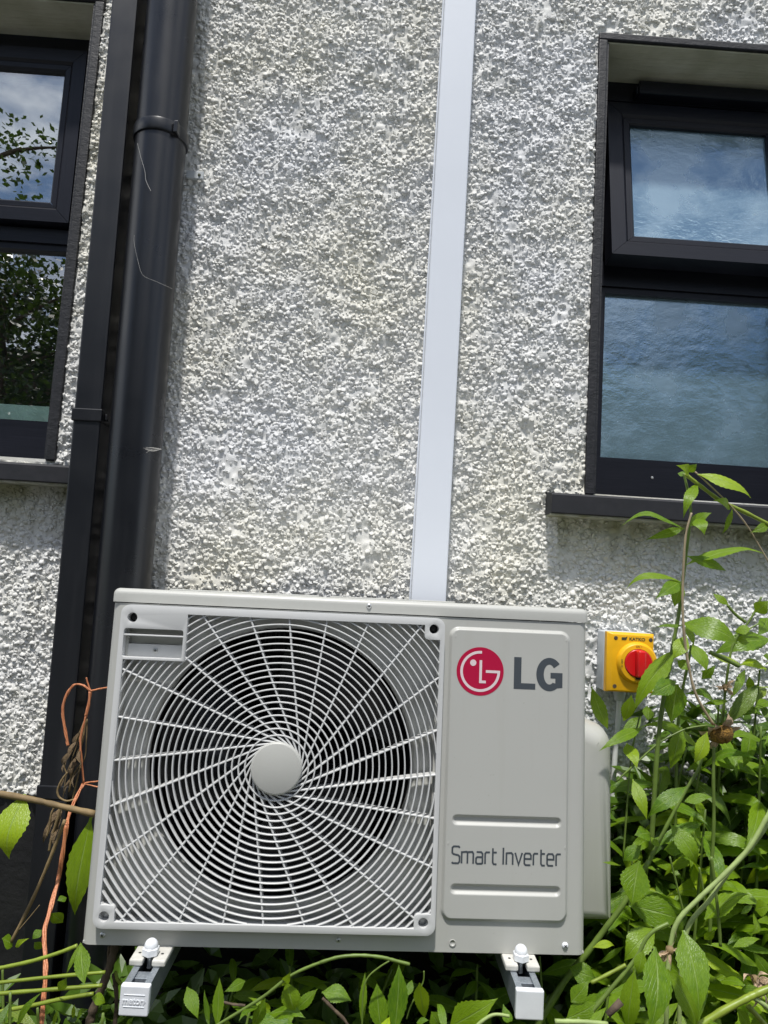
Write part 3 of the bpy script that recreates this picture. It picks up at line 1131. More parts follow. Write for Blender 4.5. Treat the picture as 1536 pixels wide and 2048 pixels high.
    GL = {
        'S': (0.66, [[(0.60, 0.92), (0.52, 1.0), (0.14, 1.0), (0.04, 0.92), (0.04, 0.62), (0.14, 0.54), (0.50, 0.48), (0.60, 0.40), (0.60, 0.10), (0.50, 0.0), (0.10, 0.0), (0.02, 0.06)]]),
        'm': (1.02, [[(0.04, 0.0), (0.04, xh)], [(0.04, xh - 0.05), (0.40, xh - 0.02), (0.48, xh - 0.10), (0.48, 0.0)], [(0.46, xh - 0.04), (0.84, xh - 0.02), (0.92, xh - 0.12), (0.92, 0.0)]]),
        'a': (0.64, [[(0.08, xh - 0.02), (0.44, xh - 0.02), (0.54, xh - 0.12), (0.54, 0.0)], [(0.54, 0.40), (0.14, 0.40), (0.05, 0.33), (0.05, 0.08), (0.14, 0.0), (0.54, 0.02)]]),
        'r': (0.44, [[(0.04, 0.0), (0.04, xh - 0.10), (0.12, xh - 0.02), (0.40, xh - 0.02)]]),
        't': (0.48, [[(0.12, 0.95), (0.12, 0.10), (0.20, 0.0), (0.42, 0.0)], [(0.12, xh - 0.02), (0.42, xh - 0.02)]]),
        ' ': (0.26, []),
        'I': (0.20, [[(0.06, 0.0), (0.06, 1.0)]]),
        'n': (0.62, [[(0.04, 0.0), (0.04, xh)], [(0.04, xh - 0.04), (0.42, xh - 0.02), (0.52, xh - 0.12), (0.52, 0.0)]]),
        'v': (0.62, [[(0.02, xh), (0.29, 0.02), (0.56, xh)]]),
        'e': (0.64, [[(0.06, 0.37), (0.55, 0.37), (0.55, xh - 0.14), (0.46, xh - 0.02), (0.14, xh - 0.02), (0.05, xh - 0.12), (0.05, 0.10), (0.14, 0.0), (0.52, 0.0)]]),
    }
    word = 'Smart Inverter'
    tot = sum(GL[c][0] + 0.06 for c in word)
    sx = 0.1744 / tot
    sz = 0.0248
    x = 0.1700
    for ch in word:
        w, strokes = GL[ch]
        if strokes:
            g = MB()
            for k, s in enumerate(strokes):
                g.ribbon([(x + p[0] * sx, 0.1318 + p[1] * sz) for p in s], 0.0027, yp - 0.00005 * k)
            g.build('letter', 'letter_grey', unit)
        x += (w + 0.06) * sx

    # screws
    def screw(x, y, z, r=0.0042, mat='screw_steel', flat=False):
        s = MB().lathe([(r, 0.0), (r, 0.0008), (r * 0.8, r * 0.45), (r * 0.4, r * 0.62), (0.0005, r * 0.66)], 18, (x, y, z)).build('screw', mat, unit, 'auto')
        c = MB()
        q = r * 0.66 + 0.0002
        for a in (45, 135):
            dx, dz = math.cos(R_(a)) * r * 0.55, math.sin(R_(a)) * r * 0.55
            c.ribbon([(x - dx, z - dz), (x + dx, z + dz)], r * 0.22, y - q - 0.0001 * (a > 90))
        c.build('cross_slot', 'slot_dark', s)
    screw(-0.3536, 0.0, 0.0140)
    screw(0.0009, 0.0, 0.0140, 0.0036)
    screw(0.3522, 0.0, 0.0135, 0.0050, 'white_plastic')
    screw(0.0234, -0.0022, 0.5215, 0.0042)
    MB().lathe([(0.0055, 0.0003), (0.0052, 0.0012), (0.0040, 0.0003), (0.0005, 0.0001)], 20, (0.1763, 0.0, 0.0135)).build('dimple', 'unit_paint', unit, True)

    # shroud plate with bell mouth
    V, F = [], []
    yb = 0.016
    N = 72
    ring = circle(FANC[0], FANC[1], FR + 0.007, N)
    pl = plate([(-0.362, 0.032), (0.144, 0.032), (0.144, 0.504), (-0.362, 0.504)], [ring], yb, yb + 0.002)
    sh = pl.build('shroud', 'shroud_paint', unit)
    prof = []
    for i in range(7):
        a = R_(90 * i / 6)
        prof.append((FR + 0.007 * (1 - math.sin(a)), -(yb + 0.016 * (1 - math.cos(a)))))
    MB().lathe(prof, N, (FANC[0], 0, FANC[1]), cap=False).build('bell_mouth', 'shroud_paint', unit, 'auto')
    MB().lathe([(FR, -(yb + 0.0161)), (FR + 0.001, -(yb + 0.10))], N, (FANC[0], 0, FANC[1]), cap=False).build('fan_duct', 'inner_shade', unit, 'auto')  # duct wall coloured near black for the shade behind the grille
    # fan
    fan = bpy.data.objects.new('fan', None)
    fan.empty_display_size = 0.03
    link(fan, unit)
    fan.location = (FANC[0], 0.075, FANC[1])
    MB().lathe([(0.050, -0.03), (0.050, 0.018), (0.046, 0.024), (0.012, 0.026), (0.0005, 0.026)], 40, (0, 0, 0)).build('fan_hub', 'fan_plastic', fan, 'auto')
    for b in range(3):
        V, F = [], []
        nr, na = 14, 18
        for i in range(nr + 1):
            rr = 0.048 + (0.200 - 0.048) * i / nr
            t = i / nr
            a0 = R_(b * 120 + 28 - 26 * t)
            span = R_(74 + 14 * t - 20 * max(0, t - 0.85) / 0.15)
            for j in range(na + 1):
                s = j / na
                a = a0 + span * s
                yy = 0.026 - 0.052 * s - 0.012 * math.sin(math.pi * s) * (0.5 + t)
                V.append((rr * math.cos(a), yy, rr * math.sin(a)))
        for i in range(nr):
            for j in range(na):
                q = i * (na + 1) + j
                F.append((q, q + 1, q + na + 2, q + na + 1))
        o = MB().add(V, F).build('blade', 'fan_plastic', fan, True)
    # side valve cover
    pr = [(0.386, 0.006), (0.4690, 0.006), (0.4690, 0.295), (0.4675, 0.304), (0.4640, 0.3135), (0.4570, 0.324), (0.4500, 0.3295), (0.4420, 0.333), (0.4300, 0.3365), (0.4190, 0.340), (0.4090, 0.346), (0.4020, 0.352), (0.3960, 0.363), (0.3925, 0.372), (0.3890, 0.379), (0.386, 0.381)]
    cm = MB()
    loops = []
    n = len(pr)
    for dd, yy in ((0.0, 0.27), (0.0, 0.135), (0.0008, 0.124), (0.0030, 0.114), (0.0065, 0.1055), (0.0110, 0.0985), (0.0165, 0.0930), (0.0225, 0.0893), (0.0290, 0.0868), (0.0360, 0.0855)):
        L = []
        for q in range(n):
            a, b, c = Vector(pr[q - 1]), Vector(pr[q]), Vector(pr[(q + 1) % n])
            e1, e2 = (b - a).normalized(), (c - b).normalized()
            nn = (Vector((-e1.y, e1.x)) + Vector((-e2.y, e2.x))).normalized()
            p = b + nn * dd
            L.append((max(0.3861, p.x) if b.x > 0.3861 else 0.386, p.y))
        loops.append((L, yy))
    V, F = [], []
    for L, yy in loops:
        V += [(p[0], yy, p[1]) for p in L]
    for r_ in range(len(loops) - 1):
        for q in range(n):
            q2 = (q + 1) % n
            F.append((r_ * n + q, r_ * n + q2, (r_ + 1) * n + q2, (r_ + 1) * n + q))
    cm.add(V, F)
    pc = plate(loops[-1][0], [], loops[-1][1], loops[-1][1], walls=False, back=False)
    half = len(pc.v) // 2
    cm.add(pc.v[:half], pc.f)
    co_ = cm.build('valve_cover', 'unit_paint', unit)
    bm = bmesh.new()
    bm.from_mesh(co_.data)
    bmesh.ops.remove_doubles(bm, verts=bm.verts, dist=0.00005)
    bmesh.ops.recalc_face_normals(bm, faces=bm.faces)
    bm.to_mesh(co_.data)
    bm.free()
    sharp_by_angle(co_.data, 40)

    # ---------------- grille
    gr = bpy.data.objects.new('fan_grille', None)
    gr.empty_display_size = 0.03
    link(gr, unit)
    x0, x1, z0, z1 = -0.3660, 0.1466, 0.0290, 0.5070
    outer = rrect(x0, x1, z0, z1, 0.014, 5)
    ix0, ix1, iz0, iz1 = -0.3570, 0.1395, 0.0385, 0.4955
    tpx, tpz = -0.2620, 0.4225          # lower right corner of the handle plate

    def fil(cx, cz, r, a0, a1, n=4):
        return [(cx + r * math.cos(R_(a0 + (a1 - a0) * i / n)), cz + r * math.sin(R_(a0 + (a1 - a0) * i / n))) for i in range(n + 1)]
    b = 0.006
    inner = []
    # counter-clockwise from bottom-left boss
    inner += [(ix0, 0.0620)] + fil(-0.3350 - b, 0.0620 - b, b, 90, 0) + [(-0.3350, iz0)]
    inner += [(0.1140, iz0)] + fil(0.1140 + b, 0.0598 - b, b, 180, 90) + [(ix1, 0.0598)]
    inner += [(ix1, 0.4725)] + fil(0.1145 + b, 0.4725 + b, b, 270, 180) + [(0.1145, iz1)]
    inner += [(tpx, iz1), (tpx, tpz), (ix0, tpz)]
    bosses = [(0.1292, 0.4893), (-0.3500, 0.0457), (0.1280, 0.0470), (-0.3477, 0.4872)]
    holes = [circle(bx, bz, 0.0077, 20) for bx, bz in bosses]
    slot = rrect(-0.3590, -0.2668, 0.4262, 0.4705, 0.004, 3)
    YF = -0.0150
    fr = plate(outer, [inner] + holes + [slot], YF, -0.0003, back=False)
    fo = fr.build('grille_frame', 'grille_plastic', gr)
    bm = bmesh.new()
    bm.from_mesh(fo.data)
    ed = [e for e in bm.edges if len(e.link_faces) == 2 and all(abs(v.co.y - YF) < 1e-6 for v in e.verts) and e.calc_face_angle(0) > 0.5]
    bmesh.ops.bevel(bm, geom=ed, offset=0.0020, segments=2, profile=0.5, affect='EDGES', clamp_overlap=True)
    bm.to_mesh(fo.data)
    bm.free()
    sharp_by_angle(fo.data, 50)
    for bx, bz in bosses:
        MB().lathe([(0.0076, 0.0146), (0.0070, 0.004)], 20, (bx, 0, bz), cap=False).build('screw_well', 'grille_plastic', gr, True)
        MB().lathe([(0.0072, 0.0005), (0.0071, 0.0009), (0.0038, 0.0010), (0.0036, 0.0030), (0.0005, 0.0036)], 20, (bx, 0, bz)).build('well_screw', 'slot_dark' if bz > 0.3 else 'grille_plastic', gr, 'auto')
    # handle recess: back plate, thin bar, lower shelf
    MB().box(-0.3600, -0.2660, 0.0005, 0.002, 0.4250, 0.4460).build('recess_plate', 'grille_plastic', gr)
    MB().box(-0.3600, -0.2660, 0.0100, 0.0115, 0.4462, 0.4720).build('recess_back', 'shroud_paint', gr)
    MB().rbox(-0.3592, -0.2666, -0.0135, 0.004, 0.4588, 0.4616, 0.0008).build('recess_bar', 'grille_plastic', gr)
    s = MB().lathe([(0.0040, 0.0), (0.0038, 0.0012), (0.0005, 0.0020)], 18, (-0.3115, 0.0003, 0.4365)).build('plate_screw', 'screw_steel', gr, 'auto')
    c = MB()
    c.ribbon([(-0.3135, 0.4365), (-0.3095, 0.4365)], 0.0009, -0.0021)
    c.ribbon([(-0.3115, 0.4345), (-0.3115, 0.4385)], 0.0009, -0.0022)
    c.build('plate_screw_slot', 'slot_dark', gr)
    # rings and ribs clipped to the opening
    poly = inner

    def inside(x, z):
        c = False
        n = len(poly)
        j = n - 1
        for i in range(n):
            xi, zi = poly[i]
            xj, zj = poly[j]
            if (zi > z) != (zj > z) and x < (xj - xi) * (z - zi) / (zj - zi) + xi:
                c = not c
            j = i
        return c

    def strip(pts, w, ya, yb, closed=False):
        """rib with rectangular section and a softened front"""
        P = [Vector(p) for p in pts]
        n = len(P)
        V, F = [], []
        sec = [(w / 2, yb), (w / 2, ya + w * 0.28), (w * 0.24, ya), (-w * 0.24, ya), (-w / 2, ya + w * 0.28), (-w / 2, yb)]
        m = len(sec)
        for i in range(n):
            a = P[(i + 1) % n] - P[i - 1] if closed else P[min(i + 1, n - 1)] - P[max(i - 1, 0)]
            a.normalize()
            nn = Vector((-a.y, a.x))
            for u, y in sec:
                q = P[i] + nn * u
                V.append((q.x, y, q.y))
        for i in range(n if closed else n - 1):
            j = (i + 1) % n
            for k in range(m):
                l = (k + 1) % m
                F.append((i * m + k, i * m + l, j * m + l, j * m + k))
        if not closed:
            F.append(tuple(range(m)))
            F.append(tuple((n - 1) * m + k for k in range(m))[::-1])
        return V, F

    k = 0
    rr = 0.0395 + 0.0095
    while rr < 0.345:
        nseg = max(72, int(2 * math.pi * rr / 0.006))
        pts = [(HUB[0] + rr * math.cos(2 * math.pi * i / nseg), HUB[1] + rr * math.sin(2 * math.pi * i / nseg)) for i in range(nseg)]
        ins = [inside(*p) for p in pts]
        mb = MB()
        if all(ins):
            mb.add(*strip(pts, 0.0022, -0.0125, -0.0055, True))
        else:
            st_ = [i for i in range(nseg) if ins[i] and not ins[i - 1]]
            for s0 in st_:
                seg = [pts[s0 - 1]]
                i = s0
                while ins[i % nseg]:
                    seg.append(pts[i % nseg])
                    i += 1
                seg.append(pts[i % nseg])
                # trim the outer ends to the edge
                def trim(a, b_):
                    lo, hi = 0.0, 1.0
                    for _ in range(12):
                        mid = (lo + hi) / 2
                        q = (a[0] + (b_[0] - a[0]) * mid, a[1] + (b_[1] - a[1]) * mid)
                        if inside(*q):
                            lo = mid
                        else:
                            hi = mid
                    t = min(1.0, hi + 0.15)
                    return (a[0] + (b_[0] - a[0]) * t, a[1] + (b_[1] - a[1]) * t)
                seg[0] = trim(seg[1], seg[0])
                seg[-1] = trim(seg[-2], seg[-1])
                MB().add(*strip(seg, 0.0022, -0.0125, -0.0055)).build('ring', 'grille_plastic', gr, 'auto')
        if mb.f:
            mb.build('ring', 'grille_plastic', gr, 'auto')
        k += 1
        rr += 0.01005
    d = 0.0372
    for i in range(24):
        th = R_(8.0 + 15 * i)
        u = Vector((math.cos(th), math.sin(th)))
        nrm = Vector((math.sin(th), -math.cos(th)))       # tangent foot
        foot = Vector(HUB) + nrm * d
        # the spoke passes the hub on its clockwise side
        L = 0.02
        while inside(foot.x + u.x * L, foot.y + u.y * L):
            L += 0.001
        a = foot - u * 0.004
        b_ = foot + u * (L + 0.0005)
        V, F = strip([a, (a + b_) / 2, b_], 0.0027, -0.0120, 0.0075)
        MB().add(V, F).build('spoke', 'grille_plastic', gr, 'auto')
    MB().lathe([(0.0395, 0.004), (0.0395, 0.0165), (0.0385, 0.0180), (0.0365, 0.0188), (0.0005, 0.0190)], 64, (HUB[0], 0, HUB[1])).build('hub_cap', 'unit_paint', gr, 'auto')


build_unit()

# ------------------------------------------------------------------ wall brackets


def build_bracket(cx, yc, ztop, label, letter):
    """yc: y of the end cap face; ztop: top of the channel"""
    t = thing('mounting_bracket', label, 'bracket', (cx, 0, ztop - 0.037))
    z1 = 0.037
    w = 0.0185
    m = MB()
    th = 0.0022
    y0, y1 = yc + 0.003, -0.012
    m.box(-w, w, y0, y1, 0, th)
    m.box(-w, -w + th, y0, y1, th, z1)
    m.box(w - th, w, y0, y1, th, z1)
    m.box(-w + th, -w + 0.009, y0, y1, z1 - th, z1)
    m.box(w - 0.009, w - th, y0, y1, z1 - th, z1)
    m.build('channel', 'galvanised', t)
    MB().rbox(-w + 0.0025, w - 0.0025, yc + 0.028, yc + 0.046, z1 - 0.012, z1 - 0.0035, 0.0008).build('sliding_plate', 'galvanised', t)
    MB().rbox(-w - 0.0016, w + 0.0016, yc, yc + 0.010, -0.0015, z1 + 0.0015, 0.0022, 3).build('end_cap', 'white_plastic', t)
    MB().box(-0.03, 0.03, -0.012, -0.008, -0.10, z1).build('wall_plate', 'galvanised', t)
    # rubber pad with slot
    py0 = yc + 0.050
    out = rrect(-0.026, 0.026, py0, py0 + 0.085, 0.006, 3)
    notch = [(p[0], p[1]) for p in out]
    m = MB()
    hw = 0.0065
    pz0, pz1 = z1 + 0.0005, z1 + 0.0095
    m.rbox(-0.026, -hw, py0, py0 + 0.085, pz0, pz1, 0.0022)
    m.rbox(hw, 0.026, py0, py0 + 0.085, pz0, pz1, 0.0022)
    m.box(-hw - 0.001, hw + 0.001, py0 + 0.030, py0 + 0.083, pz0 + 0.0005, pz1 - 0.0005)
    m.build('rubber_pad', 'pad_plastic', t)
    for s in (-1, 1):
        MB().lathe([(0.0022, pz1 + 0.0002), (0.0005, pz1 + 0.0003)], 12, (s * 0.0165, py0 + 0.020, 0), 'z').build('pad_hole', 'slot_dark', t)
    MB().lathe([(0.0040, z1 - 0.008), (0.0040, pz1 + 0.004)], 14, (0, py0 + 0.016, 0), 'z').build('bolt', 'screw_steel', t, 'auto')
    # domed nut cap: hexagonal skirt and round top
    cz, by = pz1 + 0.0006, py0 + 0.016
    hexa = MB()
    V, F = [], []
    for r_, z_ in ((0.0115, 0.0), (0.0125, 0.001), (0.0125, 0.0095), (0.0105, 0.0110)):
        for j in range(6):
            a = R_(60 * j + 30)
            V.append((r_ * math.cos(a), by + r_ * math.sin(a), cz + z_))
    for i in range(3):
        for j in range(6):
            F.append((i * 6 + j, i * 6 + (j + 1) % 6, i * 6 + 6 + (j + 1) % 6, i * 6 + 6 + j))
    F.append(tuple(range(6))[::-1])
    F.append(tuple(range(18, 24)))
    hexa.add(V, F)
    hexa.lathe([(0.0098, cz + 0.0105)] + [(0.0098 * math.cos(R_(a)), cz + 0.0125 + 0.0098 * math.sin(R_(a))) for a in (0, 20, 40, 60, 78)] + [(0.0003, cz + 0.0223)], 24, (0, by, 0), 'z')
    hexa.build('nut_cap', 'white_plastic', t, 'auto')
    if letter:
        text_mesh('embossed_name', 'meton', 0.0125, (-0.001, yc - 0.0002, 0.0185), 'white_plastic', t, extrude=0.0006, width=0.92, bold=0.0002)
        MB().ribbon([(0.0135, 0.0205), (0.0158, 0.0185), (0.0135, 0.0165)], 0.0010, yc - 0.0007).build('embossed_arrow', 'white_plastic', t)
        for z in (0.0260, 0.0105):
            MB().rbox(-0.0145, 0.0145, yc - 0.0006, yc + 0.001, z, z + 0.0012, 0.0003).build('embossed_line', 'white_plastic', t)
    return t


build_bracket(-0.2735, -0.500, 0.4375, 'wall bracket with embossed white end cap under the left of the unit', True)
build_bracket(0.2790, -0.475, 0.4435, 'wall bracket with plain white end cap under the right of the unit', False)

# ------------------------------------------------------------------ isolator switch


def build_switch():
    t = thing('isolator_switch', 'yellow and grey isolator switch with red rotary knob on the wall', 'switch', (0.5645, 0.016, 0.8160))
    hw, h = 0.0490, 0.122
    MB().rbox(-hw - 0.001, hw + 0.001, -0.066, -0.020, -0.001, h + 0.0005, 0.004, 3).build('base_box', 'switch_grey', t, 'auto')
    # moulded side marks on the base
    for z in (0.098, 0.082):
        MB().ribbon([(0.0, 0.0), (0.0, 0.0001)], 0.0001, 0).v
    # yellow cover, sloped edges
    bm = bmesh.new()
    V = [(-hw, -0.0665, 0), (hw, -0.0665, 0), (hw, -0.0665, h), (-hw, -0.0665, h), (-hw, -0.080, 0), (hw, -0.080, 0), (hw, -0.080, h), (-hw, -0.080, h),
         (-hw + 0.010, -0.086, 0.003), (hw - 0.003, -0.086, 0.003), (hw - 0.003, -0.086, h - 0.004), (-hw + 0.010, -0.086, h - 0.004)]
    F = [(0, 1, 5, 4), (1, 2, 6, 5), (2, 3, 7, 6), (3, 0, 4, 7), (4, 5, 9, 8), (5, 6, 10, 9), (6, 7, 11, 10), (7, 4, 8, 11), (8, 9, 10, 11), (3, 2, 1, 0)]
    vs = [bm.verts.new(v) for v in V]
    for f in F:
        bm.faces.new([vs[i] for i in f])
    bmesh.ops.bevel(bm, geom=[e for e in bm.edges if all(v.co.y < -0.07 for v in e.verts)], offset=0.0018, segments=2, profile=0.5, affect='EDGES')
    MB().bm(bm).build('cover', 'switch_yellow', t, 'auto')
    kx, kz = 0.0125, 0.0615
    MB().lathe([(0.0430, 0.0855), (0.0405, 0.0915), (0.0375, 0.0945), (0.0295, 0.0955), (0.0290, 0.0935)], 48, (kx, 0, kz), cap=False).build('dial_ring', 'switch_yellow', t, 'auto')
    MB().lathe([(0.0288, 0.088), (0.0284, 0.0962), (0.0270, 0.0972), (0.0005, 0.0972)], 48, (kx, 0, kz)).build('knob', 'switch_red', t, 'auto')
    g = MB().rbox(-0.0085, 0.0085, -0.116, -0.0965, -0.0272, 0.0272, 0.004, 3)
    g.v = [(v[0] + kx, v[1], v[2] + kz) for v in g.v]
    g.build('knob_grip', 'switch_red', t, 'auto')
    MB().rbox(kx - 0.006, kx + 0.006, -0.098, -0.0955, kz - 0.0325, kz - 0.0287, 0.0008).build('lock_tab', 'slot_dark', t)
    for x, z in ((-hw + 0.0165, h - 0.012), (hw - 0.0085, h - 0.012), (-hw + 0.0165, 0.012), (hw - 0.0085, 0.012)):
        MB().lathe([(0.0042, 0.0862), (0.0036, 0.0866), (0.0005, 0.0866)], 14, (x, 0, z)).build('screw_hole', 'bark', t)
    text_mesh('print', 'KATKO', 0.0088, (0.0120, -0.0863, h - 0.0125), 'print_dark', t, extrude=0.0001, width=1.12, bold=0.00025)
    MB().add([(-0.0205, -0.0865, h - 0.0150), (-0.0110, -0.0865, h - 0.0150), (-0.0085, -0.0865, h - 0.0075), (-0.0125, -0.0865, h - 0.0095), (-0.0205, -0.0865, h - 0.0098)], [(0, 1, 2, 3, 4)]).build('print_flag', 'print_dark', t)
    text_mesh('print', 'ON  I', 0.0052, (kx, -0.0957, kz + 0.0338), 'print_dark', t, extrude=0.0001)
    text_mesh('print', 'O  OFF', 0.0052, (kx - 0.0338, -0.0957, kz - 0.001), 'print_dark', t, rot=(math.pi / 2, -math.pi / 2, 0), extrude=0.0001)
    # gland and cable
    MB().lathe([(0.0125, -0.001), (0.0125, -0.011), (0.0110, -0.012), (0.0100, -0.022), (0.0055, -0.024)], 20, (-0.004, -0.036, 0), 'z').build('cable_gland', 'switch_grey', t, 'auto')
    MB().tube([(-0.004, -0.036, -0.02), (-0.006, -0.036, -0.08), (-0.010, -0.034, -0.16), (-0.012, -0.03, -0.35)], 0.0055, n=10).build('cable', 'cable_white', t, True)


build_switch()

